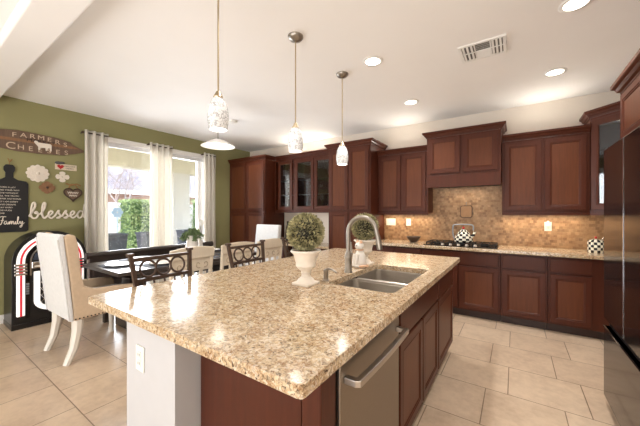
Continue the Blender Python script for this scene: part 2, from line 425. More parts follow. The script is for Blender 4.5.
obj('roller_blind', B().box(WX - .02, WX, DY0 + .01, DY1 - .01, DZ - .07, DZ - .005), 'linen', cas)

# ------------------------------------------------------------------ cabinet building
def door_mesh(x, z, w, h, y=0, t=.02, rail=.055, glass=False):
    """cabinet front: frame, bead and recessed flat panel; outer face at y, looking to -y"""
    rings = [(0, t), (0, .003), (.003, 0), (rail - .006, 0), (rail, .004), (rail + .004, .002), (rail + .009, .003), (rail + .013, .007)]
    b = B(); vs = []; fs = []
    for ins, d in rings:
        vs += [(x + ins, y + d, z + ins), (x + w - ins, y + d, z + ins), (x + w - ins, y + d, z + h - ins), (x + ins, y + d, z + h - ins)]
    n = len(rings)
    for j in range(n - 1):
        for k in range(4):
            l = (k + 1) % 4; fs.append((j * 4 + k, j * 4 + l, (j + 1) * 4 + l, (j + 1) * 4 + k))
    if not glass:
        fs.append(tuple((n - 1) * 4 + k for k in range(4))); fs.append((3, 2, 1, 0))
    else:
        ins = rail + .013; k0 = len(vs)
        vs += [(x + ins, y + t, z + ins), (x + w - ins, y + t, z + ins), (x + w - ins, y + t, z + h - ins), (x + ins, y + t, z + h - ins)]
        for k in range(4):
            l = (k + 1) % 4; fs.append(((n - 1) * 4 + k, (n - 1) * 4 + l, k0 + l, k0 + k)); fs.append((k0 + k, k0 + l, l, k))
    b.panel = not glass
    return b.add(vs, fs)
def slab_mesh(x, z, w, h, y=0, t=.02):
    return B().box(x, x + w, y, y + t, z, z + h)
CROWN = [(0, 0), (.010, 0), (.012, .014), (.026, .022), (.036, .044), (.05, .052), (.055, .058), (.055, .08), (0, .08)]
def crown_mesh(path, z0, prof=CROWN, k=1.0):
    P = [Vector((p[0], p[1])) for p in path]; n = len(P); rings = []
    for i in range(n):
        ns = []
        if i > 0: d = (P[i] - P[i - 1]).normalized(); ns.append(Vector((d.y, -d.x)))
        if i < n - 1: d = (P[i + 1] - P[i]).normalized(); ns.append(Vector((d.y, -d.x)))
        m = ns[0] if len(ns) == 1 else (ns[0] + ns[1]) / (1 + ns[0].dot(ns[1]))
        rings.append([(P[i].x + m.x * a * k, P[i].y + m.y * a * k, z0 + z * k) for a, z in prof])
    vs = [p for r in rings for p in r]; q = len(prof); fs = []
    for i in range(n - 1):
        for j in range(q):
            l = (j + 1) % q; fs.append((i * q + j, i * q + l, (i + 1) * q + l, (i + 1) * q + j))
    fs.append(tuple(range(q))); fs.append(tuple(reversed(range((n - 1) * q, n * q))))
    return B().add(vs, fs)
FT = .02
def cabinet(name, label, loc, rz, w, h, d, fronts, crown=None, toe=0, shelves=None, group=None, hollow=False, rail=False, body='cherry', inset_sides=(True, True)):
    """local frame: x 0..w along the front, y 0 = outer door face, front frame at y=FT, back at y=d, z 0..h"""
    t = thing(name, label, 'cabinet', loc, rz, group)
    z0 = toe
    if not hollow:
        obj('carcass', B().box(0, w, FT, d, z0, h), body, t, bev=.002)
    else:
        b = B().box(0, .02, FT, d, z0, h).box(w - .02, w, FT, d, z0, h).box(.02, w - .02, FT, d, z0, z0 + .03).box(.02, w - .02, FT, d, h - .03, h).box(.02, w - .02, d - .012, d, z0 + .03, h - .03)
        obj('carcass', b, body, t)
        fr = B()
        xs = sorted(set([f[1] for f in fronts]))
        for i, f in enumerate(fronts):
            if i: fr.box(f[1] - .03, f[1] + .012, FT, FT + .018, z0 + .03, h - .03)
        if len(fronts) > 1: obj('face_frame', fr, body, t)
        for s_ in (shelves or []):
            obj('shelf', B().box(.022, w - .022, FT + .03, d - .015, s_, s_ + .015), body, t)
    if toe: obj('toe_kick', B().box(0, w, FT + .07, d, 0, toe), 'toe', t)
    for f in fronts:
        kind, x, z, fw, fh = f
        if kind == 'door': obj('door', door_mesh(x, z, fw, fh), body, t)
        elif kind == 'glass':
            dr = obj('door', door_mesh(x, z, fw, fh, glass=True, rail=.055), body, t)
            obj('pane', B().box(x + .06, x + fw - .06, .012, .016, z + .06, z + fh - .06), 'cab_glass', dr)
        elif kind == 'drawer': obj('drawer', slab_mesh(x, z, fw, fh), body, t, bev=.004)
    if crown:
        c0 = crown if isinstance(crown, list) else [(0, d), (0, FT), (w, FT), (w, d)]
        obj('crown_molding', crown_mesh(c0, h), body, t)
    if rail: obj('light_rail', B().box(0, w, FT - .006, FT + .02, -.03, 0), body, t, bev=.004)
    return t
UY = 4.48                      # face of the wall cabinets
g = .004
# pantry in the left corner
pw = WX + .002
PW = -4.165 - pw
dw = (PW - .05 - .012) / 2
fr = []
for i in range(2):
    x = .025 + i * (dw + .012)
    fr += [('door', x, .13, dw, 1.24), ('door', x, 1.40, dw, 1.02)]
cabinet('pantry_cabinet', 'tall dark cherry pantry with four doors in the corner by the green wall', (pw, 4.20, 0), 0, PW, 2.45, .605, fr,
        crown=[(0, FT), (PW, FT), (PW, .605)], toe=.1)
# glass-front wall cabinets
xg = -4.16
cabinet('glass_cabinet', 'narrow wall cabinet with a single glass door, right beside the pantry', (xg, UY, 1.40), 0, .51, 1.05, BY - UY - .003,
        [('glass', .10, .03, .38, .985)], crown=[(.06, FT), (.51, FT)], hollow=True, shelves=[.33, .63], rail=True)
cabinet('glass_cabinet', 'wall cabinet with two glass doors, between the topiary and the pendant lamp', (xg + .513, UY, 1.40), 0, .985, 1.05, BY - UY - .003,
        [('glass', .03, .03, .455, .985), ('glass', .50, .03, .455, .985)], crown=[(0, FT), (.925, FT)], hollow=True, shelves=[.33, .63], rail=True)
# tall cabinet
tx0, tx1 = -2.66, -1.88
tw = tx1 - tx0; dw = (tw - .05 - .012) / 2; fr = []
for i in range(2):
    x = .025 + i * (dw + .012)
    fr += [('door', x, .13, dw, 1.25), ('door', x, 1.415, dw, 1.005)]
cabinet('tall_cabinet', 'tall dark cherry cabinet with four doors between desk and kitchen counter', (tx0, 4.20, 0), 0, tw, 2.45, .605, fr, crown=True, toe=.1)
# wall cabinets left and right of the hood
def upper(x0, x1, label, z0=1.37, h=.925):
    w = x1 - x0; dw = (w - .06 - .03) / 2
    return cabinet('wall_cabinet', label, (x0, UY, z0), 0, w, h, BY - UY - .003, [('door', .03, .03, dw, h - .06), ('door', .06 + dw, .03, dw, h - .06)],
                   crown=[(0, FT), (w, FT)], rail=True)
upper(-1.876, -1.078, 'two-door cherry wall cabinet left of the range hood')
upper(-.142, .715, 'two-door cherry wall cabinet right of the range hood')
# hood cabinet
hx0, hx1 = -1.072, -.148; hw = hx1 - hx0
hd = thing('hood_cabinet', 'raised cherry hood cabinet with two doors above the cooktop', 'cabinet', (hx0, 4.38, 1.73))
obj('carcass', B().box(0, hw, FT, BY - 4.38 - .003, .06, .72), 'cherry', hd, bev=.002)
for x in (.035, hw / 2 + .02): obj('door', door_mesh(x, .20, hw / 2 - .055, .50), 'cherry', hd)
obj('valance', B().box(0, hw, FT - .012, FT + .02, 0, .17), 'cherry', hd, bev=.003)
obj('crown_molding', crown_mesh([(0, BY - 4.38 - .003), (0, FT), (hw, FT), (hw, BY - 4.38 - .003)], .72), 'cherry', hd)
vh = obj('vent_insert', B().box(.02, hw - .02, FT + .022, BY - 4.38 - .015, .02, .058), 'iron', hd)
for x in (.25, .66): obj('lamp_lens', B().lathe([(.03, 0), (.03, .006)], (x, .12, .013), 16), 'lens', vh)
# corner cabinet with a glass door
cc = thing('corner_cabinet', 'diagonal corner wall cabinet with a glass door, beside the refrigerator', 'cabinet', (.719, 4.48 + FT, 1.37))
dx = .30
pl = [(0, .305), (0, 0), (dx, -dx), (.605, -dx), (.605, .305)]
b = B().prism(pl, 0, .03, 'z').prism(pl, 1.05, 1.08, 'z').box(0, .02, 0.02, .305, .03, 1.05).box(.585, .605, -dx, .305, .03, 1.05).box(.02, .585, .293, .305, .03, 1.05)
obj('carcass', b, 'cherry', cc)
for s_ in (.36, .70): obj('shelf', B().prism([(.025, .285), (.025, .03), (dx + .01, -dx + .035), (.58, -dx + .03), (.58, .285)], s_, s_ + .015, 'z'), 'cherry', cc)
R45 = Matrix.Rotation(-PI / 4, 4, 'Z')
L = dx * math.sqrt(2)
dr = obj('door', door_mesh(.02, .03, L - .04, 1.02, y=-FT, glass=True, rail=.06).xf(R45), 'cherry', cc)
obj('pane', B().box(.085, L - .085, -FT + .012, -FT + .016, .095, .985).xf(R45), 'cab_glass', dr)
obj('crown_molding', crown_mesh([(0, .305), (0, 0), (dx, -dx), (.605, -dx)], 1.08), 'cherry', cc)
obj('light_rail', B().box(0, L, -.006, .02, -.03, 0).xf(R45), 'cherry', cc)
# cabinet over the refrigerator with its side panels
fc = thing('fridge_cabinet', 'cherry cabinet mounted above the black refrigerator', 'cabinet', (.62, 2.93, 0), -PI / 2)
# local x runs along -Y world, local y runs along +X world
obj('carcass', B().box(0, 1.0, FT, .705, 1.86, 2.215), 'cherry', fc, bev=.002)
obj('side_panel', B().box(0, .02, FT, .705, 0, 1.86), 'cherry', fc)
obj('side_panel', B().box(.98, 1.0, FT, .705, 0, 1.86), 'cherry', fc)
for x in (.03, .505): obj('door', door_mesh(x, 1.875, .465, .325, rail=.05), 'cherry', fc)
obj('crown_molding', crown_mesh([(0, .705), (0, FT), (1.0, FT), (1.0, .705)], 2.215), 'cherry', fc)
# base cabinets along the back wall
BF = 4.20
def base(name, x0, x1, label, doors=2, drawers=1, extra_l=0, extra_r=0):
    w = x1 - x0; fr = []; iw = w - extra_l - extra_r
    dw = (iw - .02 * (doors + 1)) / doors
    for i in range(doors): fr.append(('door', extra_l + .02 + i * (dw + .02), .125, dw, .545))
    qw = (iw - .02 * (drawers + 1)) / drawers
    for i in range(drawers): fr.append(('drawer', extra_l + .02 + i * (qw + .02), .695, qw, .155))
    return cabinet(name, label, (x0, BF, 0), 0, w, .872, BY - BF - .003, fr, toe=.1)
base('base_cabinet', -1.876, -1.095, 'cherry base cabinet at the left end of the back counter, behind the island', 2, 2)
base('base_cabinet', -1.092, -.150, 'wide cherry base cabinet below the black cooktop', 2, 1)
base('base_cabinet', -.147, .309, 'single-door cherry base cabinet right of the cooktop', 1, 1)
base('base_cabinet', .312, 1.325, 'cherry corner base cabinet nearest the refrigerator', 1, 1, 0, .62)
# counters
def slab_obj(name, pts, z0, z1, label, hole=None):
    bm = bmesh.new()
    def loop(ps):
        vs = [bm.verts.new((p[0], p[1], z0)) for p in ps]
        return [bm.edges.new((vs[i], vs[(i + 1) % len(vs)])) for i in range(len(vs))]
    es = loop(pts)
    if hole: es += loop(hole)
    bmesh.ops.triangle_fill(bm, edges=es, use_beauty=True, use_dissolve=False)
    r = bmesh.ops.extrude_face_region(bm, geom=list(bm.faces))
    for v in [e for e in r['geom'] if isinstance(e, bmesh.types.BMVert)]: v.co.z = z1
    bmesh.ops.recalc_face_normals(bm, faces=bm.faces)
    me = bpy.data.meshes.new(name); bm.to_mesh(me); bm.free(); me.materials.append(M['granite'])
    o = bpy.data.objects.new(name, me); COL.objects.link(o)
    md = o.modifiers.new('bevel', 'BEVEL'); md.width = .011; md.segments = 3; md.limit_method = 'ANGLE'; md.angle_limit = math.radians(60)
    return tag(o, label, 'countertop')
def rrect(x0, x1, y0, y1, r, n=5):
    out = []
    for cx, cy, a in ((x1 - r, y1 - r, 0), (x0 + r, y1 - r, 90), (x0 + r, y0 + r, 180), (x1 - r, y0 + r, 270)):
        for i in range(n + 1):
            t = math.radians(a + 90 * i / n); out.append((cx + r * math.cos(t), cy + r * math.sin(t)))
    return out
slab_obj('countertop', [(-1.876, 4.165), (RX - .003, 4.165), (RX - .003, BY - .013), (-1.876, BY - .013)], .874, .914, 'speckled granite counter along the mosaic backsplash')

# ------------------------------------------------------------------ island
SX0, SX1, SY0, SY1 = -1.01, -.565, 1.575, 2.40
slab_obj('island_countertop', rrect(-1.925, -.46, .60, 3.225, .018, 3), .874, .914, 'large speckled granite top of the kitchen island', hole=rrect(SX0, SX1, SY0, SY1, .04, 5))
isl = thing('kitchen_island', 'kitchen island with cherry cabinet doors and a white knee wall', 'kitchen island', (0, 0, 0))
ix0, ix1 = -1.165, -.52
b = B().box(ix0, ix1, .78, .862, .1, .873).box(ix0, ix1, 3.075, 3.10, .1, .873).box(ix0, ix0 + .02, .862, 3.075, .1, .873).box(ix0 + .02, ix1, 1.49, 1.51, .1, .873) \
    .box(ix0 + .02, ix1, 1.51, 3.075, .1, .12).box(ix1 - .02, ix1, 1.51, 3.075, .12, .873)
obj('carcass', b, 'cherry', isl)
obj('end_panel', B().box(ix0 + .01, ix1 - .075, .771, .779, .10, .872), 'cherry', isl, bev=.002)
obj('corner_post', B().box(ix1 - .07, ix1 + .008, .765, .862, .1, .873), 'cherry', isl, bev=.006)
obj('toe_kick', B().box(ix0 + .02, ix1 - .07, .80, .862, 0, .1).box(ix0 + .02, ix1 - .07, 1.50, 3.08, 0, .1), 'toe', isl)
R90 = Matrix.Rotation(PI / 2, 4, 'Z')
def island_front(kind, y0, y1, z0, z1):
    # local x -> world y ; face looks to +X at x = -.50
    m = Matrix.Translation((-.50, 0, 0)) @ R90
    if kind == 'door': obj('door', door_mesh(y0, z0, y1 - y0, z1 - z0, y=0).xf(m), 'cherry', isl)
    else: obj('drawer', slab_mesh(y0, z0, y1 - y0, z1 - z0).xf(m), 'cherry', isl, bev=.004)
for (y0, y1) in ((1.505, 1.95), (1.965, 2.41), (2.43, 3.05)): island_front('door', y0, y1, .125, .67)
for (y0, y1) in ((1.505, 2.41), (2.43, 3.05)): island_front('drawer', y0, y1, .69, .852)
obj('knee_wall', B().box(-1.60, ix0 - .001, .66, .80, 0, .873).box(-1.31, ix0 - .001, .80, 3.1, 0, .873), 'white_wall', isl, label='white painted knee wall')
# outlet on the knee wall
def outlet(name, label, loc, rz, w=.075, h=.118, rockers=1, kind='outlet', cat='outlet', grp=None):
    t = thing(name, label, cat, loc, rz, grp)
    obj('cover_plate', B().box(-w / 2, w / 2, -.007, 0, -h / 2, h / 2), 'plastic_white', t, bev=.003)
    for i in range(rockers):
        x = (i - (rockers - 1) / 2) * .046
        if kind == 'outlet':
            for dz in (-.02, .02):
                r = obj('receptacle', B().box(x - .016, x + .016, -.010, -.007, dz - .014, dz + .014), 'plastic_white', t, bev=.002)
                obj('slot', B().box(x - .008, x - .005, -.0108, -.0100, dz - .006, dz + .006).box(x + .005, x + .008, -.0108, -.0100, dz - .006, dz + .006), 'dark_slot', r)
        else: obj('rocker', B().box(x - .016, x + .016, -.011, -.007, -.033, .033), 'plastic_white', t, bev=.002)
    return t
outlet('wall_outlet', 'white outlet on the white end of the island', (-1.455, .66, .685), 0)
# dishwasher
dwt = thing('dishwasher', 'stainless dishwasher with a curved bar handle built into the island', 'dishwasher', (-.5, 1.176, 0), PI / 2)
W2 = .305
obj('tub', B().box(-W2, W2, .03, .60, .1, .868), 'iron', dwt)
obj('door', B().box(-W2, W2, 0, .028, .125, .868), 'steel_door', dwt, bev=.006)
obj('kick_plate', B().box(-W2, W2, .08, .10, .003, .1), 'black', dwt)
hp = [(-.27, .0, .775), (-.27, -.045, .775)] + [(-.27 + .54 * i / 10, -.05 - .006 * math.sin(PI * i / 10), .775) for i in range(11)] + [(.27, -.045, .775), (.27, .0, .775)]
hb = B()
for p, q in zip(hp, hp[1:]): pass
hb.tube(hp, .017, 4)
obj('handle', hb, 'steel', dwt, bev=.003)
# sink
sk = thing('kitchen_sink', 'undermount stainless double bowl sink in the island', 'sink', ((SX0 + SX1) / 2, (SY0 + SY1) / 2, .872))
def bowl(x0, x1, y0, y1, dep):
    b = B(); n = 6; rings = [(0, 0, .05), (-.004, -.01, .05), (.012, -dep + .03, .05), (.03, -dep, .05)]
    vs = []; cnt = None
    for ins, z, r in rings:
        ps = rrect(x0 + ins, x1 - ins, y0 + ins, y1 - ins, r, n); cnt = len(ps); vs += [(p[0], p[1], z) for p in ps]
    fs = []
    for j in range(len(rings) - 1):
        for i in range(cnt):
            k = (i + 1) % cnt; fs.append((j * cnt + i, j * cnt + k, (j + 1) * cnt + k, (j + 1) * cnt + i))
    fs.append(tuple((len(rings) - 1) * cnt + i for i in range(cnt)))
    return b.add(vs, fs)
hx, hy = (SX1 - SX0) / 2, (SY1 - SY0) / 2
for y0, y1 in ((-hy - .005, -.012), (.012, hy + .005)):
    bw = obj('bowl', bowl(-hx - .005, hx + .005, y0, y1, .2), 'steel', sk, smooth=True)
    md = bw.modifiers.new('solid', 'SOLIDIFY'); md.thickness = .002
    obj('drain', B().lathe([(.045, 0), (.045, .004), (.03, .004), (.03, .001)], (0, (y0 + y1) / 2, -.199), 20), 'chrome', bw, smooth=True)
obj('divider', B().box(-hx + .01, hx - .01, -.013, .013, -.03, -.012), 'steel', sk, bev=.006)
# faucet
fa = thing('kitchen_faucet', 'brushed nickel gooseneck faucet behind the sink', 'faucet', (-1.052, 1.95, .914))
obj('base', B().lathe([(.031, 0), (.031, .006), (.027, .012), (.026, .10), (.030, .115), (.026, .135), (.016, .16)], n=24), 'nickel', fa, smooth=True)
arc = [(0, 0, .15), (0, 0, .30)] + [(.115 - .115 * math.cos(PI * i / 12), 0, .305 + .115 * math.sin(PI * i / 12)) for i in range(1, 12)] + [(.232, 0, .30), (.24, 0, .275)]
obj('spout', B().tube(arc, .0165, 14), 'nickel', fa, smooth=True)
obj('spray_head', B().tube([(.237, 0, .29), (.245, 0, .25), (.252, 0, .205), (.254, 0, .19)], [.0175, .0195, .0205, .019], 14), 'nickel', fa, smooth=True)
obj('lever_handle', B().tube([(0, .02, .125), (0, .05, .13), (-.005, .062, .16), (-.012, .068, .225)], [.014, .011, .008, .006], 10), 'nickel', fa, smooth=True)
sd = thing('soap_dispenser', 'short brushed nickel soap pump beside the larger topiary', 'soap dispenser', (-1.045, 1.625, .914))
obj('collar', B().lathe([(.022, 0), (.022, .006), (.016, .012), (.015, .05), (.018, .055), (.018, .072), (.008, .08)], n=20), 'nickel', sd, smooth=True)
obj('spout', B().tube([(0, 0, .07), (.02, -.002, .082), (.055, -.004, .08), (.085, -.006, .066)], [.011, .009, .007, .006], 10), 'nickel', sd, smooth=True)
# topiaries
def topiary(loc, label, r=.115, n=1700):
    t = thing('topiary', label, 'topiary', loc)
    u = obj('urn', B().lathe([(.06, .0), (.06, .018), (.056, .022), (.050, .034), (.030, .048), (.026, .066), (.032, .076), (.028, .084), (.044, .096), (.064, .118), (.062, .134), (.066, .15), (.078, .19), (.094, .204), (.098, .21), (.094, .217), (.082, .217), (.074, .195)], n=36), 'urn', t, smooth=True)
    obj('plinth', B().box(-.064, .064, -.064, .064, 0, .017), 'urn', u, bev=.004)
    c = Vector((0, 0, .330))
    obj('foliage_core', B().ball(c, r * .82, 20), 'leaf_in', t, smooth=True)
    f = B()
    for i in range(n):
        z = 1 - 2 * (i + .5) / n; a = i * 2.39996; q = math.sqrt(1 - z * z); d = Vector((q * math.cos(a), q * math.sin(a), z))
        d2 = (d + Vector((random.gauss(0, .28), random.gauss(0, .28), random.gauss(0, .28)))).normalized()
        f.leaf(c + d * r * random.uniform(.80, .93), d2, random.uniform(.020, .028), random.uniform(.005, .0075))
    obj('foliage', f, 'leaf_top', t)
    return t
topiary((-1.10, 1.475, .914), 'ball topiary in a white urn beside the soap pump, larger in view')
topiary((-1.10, 2.345, .914), 'ball topiary in a white urn behind the faucet, farther down the island')
# cat figurine
ct = thing('cat_figurine', 'small white and tan sitting cat figurine by the faucet', 'figurine', (-1.075, 2.20, .914), -.5)
ct.scale = (1.4, 1.4, 1.3)
body = B().lathe([(.034, 0), (.038, .02), (.036, .05), (.028, .085), (.02, .105), (.012, .115)], n=20).ball((0, -.006, .135), .028, 16, (1, .95, .92))
body.ball((-.016, -.03, .012), .013, 10, (1, 1.3, .8)).ball((.016, -.03, .012), .013, 10, (1, 1.3, .8))
body.tube([(-.013, -.028, .085), (-.014, -.034, .04), (-.014, -.034, .006)], [.012, .011, .01], 10).tube([(.013, -.028, .085), (.014, -.034, .04), (.014, -.034, .006)], [.012, .011, .01], 10)
obj('body', body, 'ceramic', ct, smooth=True)
for s in (-1, 1):
    obj('ear', B().lathe([(.011, 0), (.001, .022)], (s * .017, -.006, .155), 8), 'orange_patch', ct, smooth=True)
    obj('eye', B().ball((s * .010, -.032, .139), .0035, 8), 'dark_slot', ct, smooth=True)
obj('nose', B().ball((0, -.034, .131), .003, 8), 'orange_patch', ct, smooth=True)
obj('tail', B().tube([(.02, .03, .01), (.045, .02, .012), (.05, -.01, .014), (.04, -.035, .012)], [.01, .009, .008, .006], 8), 'orange_patch', ct, smooth=True)
obj('collar', B().tube([(.023 * math.cos(a), .02 * math.sin(a) - .004, .112) for a in [2 * PI * i / 16 for i in range(16)]], .004, 6, True), 'orange_patch', ct, smooth=True)

# ------------------------------------------------------------------ cooktop and back counter things
ck = thing('cooktop', 'black gas cooktop with iron grates in the back counter', 'cooktop', (-.63, 4.47, .914))
obj('glass_top', B().box(-.45, .45, -.24, .25, .0005, .012), 'black_gloss', ck, bev=.004)
for i in range(3):
    x = (i - 1) * .295
    gb = B()
    for y in (-.15, .23): gb.box(x - .14, x + .14, y - .006, y + .006, .03, .042)
    for xx in (-.134, .134): gb.box(x + xx - .006, x + xx + .006, -.15, .23, .03, .042)
    for k in (-.045, .045): gb.box(x + k - .005, x + k + .005, -.144, .224, .030, .040)
    gb.box(x - .13, x + .13, .035, .045, .030, .040)
    for xx in (-.13, .13):
        for y in (-.148, .228): gb.box(x + xx - .006, x + xx + .006, y - .006, y + .006, .012, .03)
    obj('grate', gb, 'iron', ck)
    for y in (-.06, .13): obj('burner', B().lathe([(.045, 0), (.045, .010), (.03, .016)], (x, y, .012), 20), 'iron', ck, smooth=True)
for i in range(5): obj('knob', B().lathe([(.02, 0), (.017, .022), (.015, .024)], (-.2 + i * .1, -.205, .012), 16), 'steel', ck, smooth=True)
kt = thing('tea_kettle', 'black and white checked tea kettle standing on the cooktop', 'kettle', (-.60, 4.50, .956))
kt.scale = (1.08, 1.08, 1.05)
obj('body', B().lathe([(.085, 0), (.108, .012), (.112, .03), (.104, .065), (.086, .10), (.064, .13), (.05, .145)], n=32), 'check', kt, smooth=True)
obj('lid', B().lathe([(.054, .145), (.054, .15), (.04, .165), (.012, .176)], n=28), 'check', kt, smooth=True)
obj('lid_knob', B().ball((0, 0, .19), .016, 14), 'red', kt, smooth=True)
obj('spout', B().tube([(.08, 0, .07), (.115, 0, .10), (.135, 0, .145)], [.026, .019, .014], 12), 'check', kt, smooth=True)
hpts = [(-.105, 0, .03), (-.125, 0, .10), (-.125, 0, .205)] + [(-.10, 0, .232), (.0, 0, .236), (.095, 0, .232)] + [(.115, 0, .205), (.112, 0, .16)]
obj('handle', B().tube(catmull(hpts, 4), .0085, 8), 'mount', kt, smooth=True)
tp = thing('checked_canister', 'squat black and white checked pot with red knob near the refrigerator', 'canister', (.765, 4.50, .914))
tp.scale = (.88, .88, 1.08)
obj('body', B().lathe([(.078, 0), (.082, .008), (.082, .115), (.078, .12)], n=32), 'check', tp, smooth=True)
obj('lid', B().lathe([(.08, .12), (.078, .128), (.03, .142), (.01, .145)], n=28), 'check', tp, smooth=True)
obj('lid_knob', B().ball((0, 0, .158), .014, 14), 'red', tp, smooth=True)
obj('ladle_handle', B().tube([(.05, .01, .13), (.085, .012, .165), (.10, .012, .185)], .006, 8), 'chrome', tp, smooth=True)
wb = thing('wire_bowl', 'small dark bowl on the counter left of the cooktop', 'bowl', (-1.30, 4.52, .914))
obj('basket', B().lathe([(.03, .002), (.05, .006), (.085, .05), (.105, .085), (.099, .085), (.08, .052), (.046, .012)], n=28), 'bronze', wb, smooth=True)
obj('rim', B().tube([(.104 * math.cos(2 * PI * i / 28), .104 * math.sin(2 * PI * i / 28), .087) for i in range(28)], .005, 6, True), 'bronze', wb, smooth=True)
obj('foot', B().lathe([(.036, 0), (.03, .01)], n=20), 'bronze', wb, smooth=True)
bd = thing('hanging_board', 'tan rounded-square board hanging on the backsplash above the kettle', 'cutting board', (-.60, 4.797, 1.385))
obj('board', B().prism(rrect(-.075, .075, -.085, .085, .025), -.014, -.002), 'board_tan', bd, bev=.003)
obj('border', B().strip(rrect(-.08, .08, -.09, .09, .028), rrect(-.072, .072, -.082, .082, .024), -.018, -.002, closed=True), 'bronze', bd)
obj('hook', B().tube([(0, -.008, .085), (0, -.012, .11), (0, -.006, .13)], .004, 8).ball((0, -.01, .132), .009, 10), 'nickel', bd, smooth=True)
outlet('switch_plate', 'white triple switch plate on the backsplash below the left wall cabinet', (-1.762, BY - .0125, 1.213), 0, .165, .118, 3, 'switch', 'switch')
outlet('wall_outlet', 'white outlet on the backsplash left of the cooktop', (-1.46, BY - .0125, 1.213), 0)
po = outlet('wall_outlet', 'white outlet with a plugged-in night light, right of the cooktop', (.357, BY - .0125, 1.19), 0)
obj('night_light', B().box(-.02, .02, -.035, -.011, .0, .04).ball((0, -.024, .055), .018, 12), 'plastic_white', po, bev=.004)
outlet('switch_plate', 'white switch plate on the green wall between curtain and pantry', (WX, 3.52, 1.165), PI / 2, .075, .118, 1, 'switch', 'switch')

# ------------------------------------------------------------------ desk niche below the glass cabinets
slab = obj('desk_worktop', B().box(-4.16, -2.665, 4.25, BY - .003, .735, .775), 'granite', bev=.008); tag(slab, 'granite desk top in the niche below the glass cabinets', 'desk top')
cabinet('desk_cabinet', 'dark cherry desk cabinet left under the niche top beside the pantry', (-4.158, 4.27, 0), 0, .45, .733, .535, [('door', .02, .12, .41, .58)], toe=.1)
cabinet('desk_cabinet', 'dark cherry desk cabinet right under the niche top beside the tall cabinet', (-3.118, 4.27, 0), 0, .45, .733, .535, [('door', .02, .12, .41, .58)], toe=.1)
tv = thing('slim_vase', 'slim dark vase standing on the desk beside the pantry', 'vase', (-3.90, 4.62, .775))
obj('body', B().lathe([(.04, 0), (.055, .05), (.06, .16), (.045, .28), (.025, .36), (.03, .42), (.025, .42), (.018, .36)], n=24), 'black', tv, smooth=True)

# ------------------------------------------------------------------ refrigerator
rf = thing('refrigerator', 'glossy black refrigerator with french doors and a bottom freezer drawer', 'refrigerator', (.53, 2.42, 0), -PI / 2)
# local x along -Y world (width), local y along +X world (depth)
obj('body', B().box(-.452, .452, .075, .76, .03, 1.80), 'black', rf, bev=.004)
for s in (-1, 1):
    x0, x1 = (-.455, -.006) if s < 0 else (.006, .455)
    obj('door', B().box(x0, x1, 0, .07, .615, 1.815), 'fridge_black', rf, bev=.006)
obj('door_seam_trim', B().box(-.0055, .0055, -.002, .06, .62, 1.812), 'chrome', rf, label='bright silver trim between the doors')
fz = obj('freezer_drawer', B().box(-.455, .455, 0, .07, .06, .56), 'fridge_black', rf, bev=.006)
obj('handle_recess', B().box(-.455, .455, .03, .07, .562, .612), 'dark_slot', rf)
obj('handle_lip', B().box(-.455, .455, -.004, .03, .548, .560), 'fridge_black', fz, bev=.002)
obj('toe_grille', B().box(-.45, .45, .05, .07, .004, .055), 'black', rf)
for sx in (-.42, .42): obj('hinge_cap', B().box(sx - .03, sx + .03, .01, .1, 1.8155, 1.83), 'black', rf, bev=.004)
for sx in (-.4, .4): obj('foot', B().lathe([(.02, 0), (.02, .03)], (sx, .68, 0), 12), 'black', rf)

# ------------------------------------------------------------------ lights on the ceiling
def can(x, y, label, visible=True, e=32):
    t = thing('recessed_light', label, 'ceiling light', (x, y, CZ), 0, 'recessed lights in the ceiling')
    obj('trim_ring', B().lathe([(.066, 0), (.095, 0), (.097, -.004), (.092, -.008), (.07, -.008), (.066, -.004)], n=32, cap=False), 'trim', t, smooth=True)
    obj('lens', B().lathe([(.068, -.003), (.068, -.0065)], n=32), 'lens', t)
    lamp('ceiling_spot', 'SPOT', (x, y, CZ - .03), e, (1, .965, .92), (0, 0, 0), spot_size=math.radians(125), spot_blend=.8, shadow_soft_size=.07)
can(-1.13, 2.587, 'round recessed light nearest the right-hand pendant lamp')
can(-1.13, 3.82, 'round recessed light above the left wall cabinet')
can(.345, 3.836, 'round recessed light above the right wall cabinet')
can(.35, 2.657, 'round recessed light at the top edge of the photo above the refrigerator')
for x, y in ((.35, 1.35), (-1.13, 1.35), (-2.9, 1.1), (-4.3, 3.9)):  # extra unseen ceiling spots, added as lamps only without fixtures
    lamp('ceiling_spot', 'SPOT', (x, y, CZ - .03), 16, (1, .965, .92), (0, 0, 0), spot_size=math.radians(125), spot_blend=.8, shadow_soft_size=.07)
def pendant(y, label):
    t = thing('pendant_lamp', label, 'pendant lamp', (-1.5, y, CZ), 0, 'pendant lamps over the island')
    obj('ceiling_canopy', B().lathe([(.064, 0), (.064, -.010), (.05, -.028), (.02, -.038), (.01, -.04)], n=28), 'nickel', t, smooth=True)
    obj('rod', B().tube([(0, 0, -.035), (0, 0, -.745)], .0055, 10), 'brass_rod', t, smooth=True)
    obj('socket_cap', B().lathe([(.012, -.715), (.02, -.732), (.030, -.752), (.028, -.758)], n=20), 'brass_rod', t, smooth=True)
    obj('lamp_shade', B().lathe([(.022, -.754), (.040, -.768), (.056, -.81), (.063, -.86), (.062, -.90), (.053, -.948), (.050, -.948), (.058, -.90), (.059, -.86), (.052, -.81), (.036, -.772)], n=32, cap=False), 'shade', t, smooth=True)
    obj('bulb', B().ball((0, 0, -.86), .03, 14, (1, 1, 1.3)), 'bulb', t, smooth=True)
    lamp('pendant_glow', 'POINT', (-1.5, y, CZ - .97), .8, (1, .95, .88), shadow_soft_size=.05)
pendant(1.12, 'hanging white glass pendant lamp, the left and nearest of three over the island')
pendant(1.87, 'hanging white glass pendant lamp, the middle of three over the island')
pendant(2.648, 'hanging white glass pendant lamp, the right and farthest of three over the island')
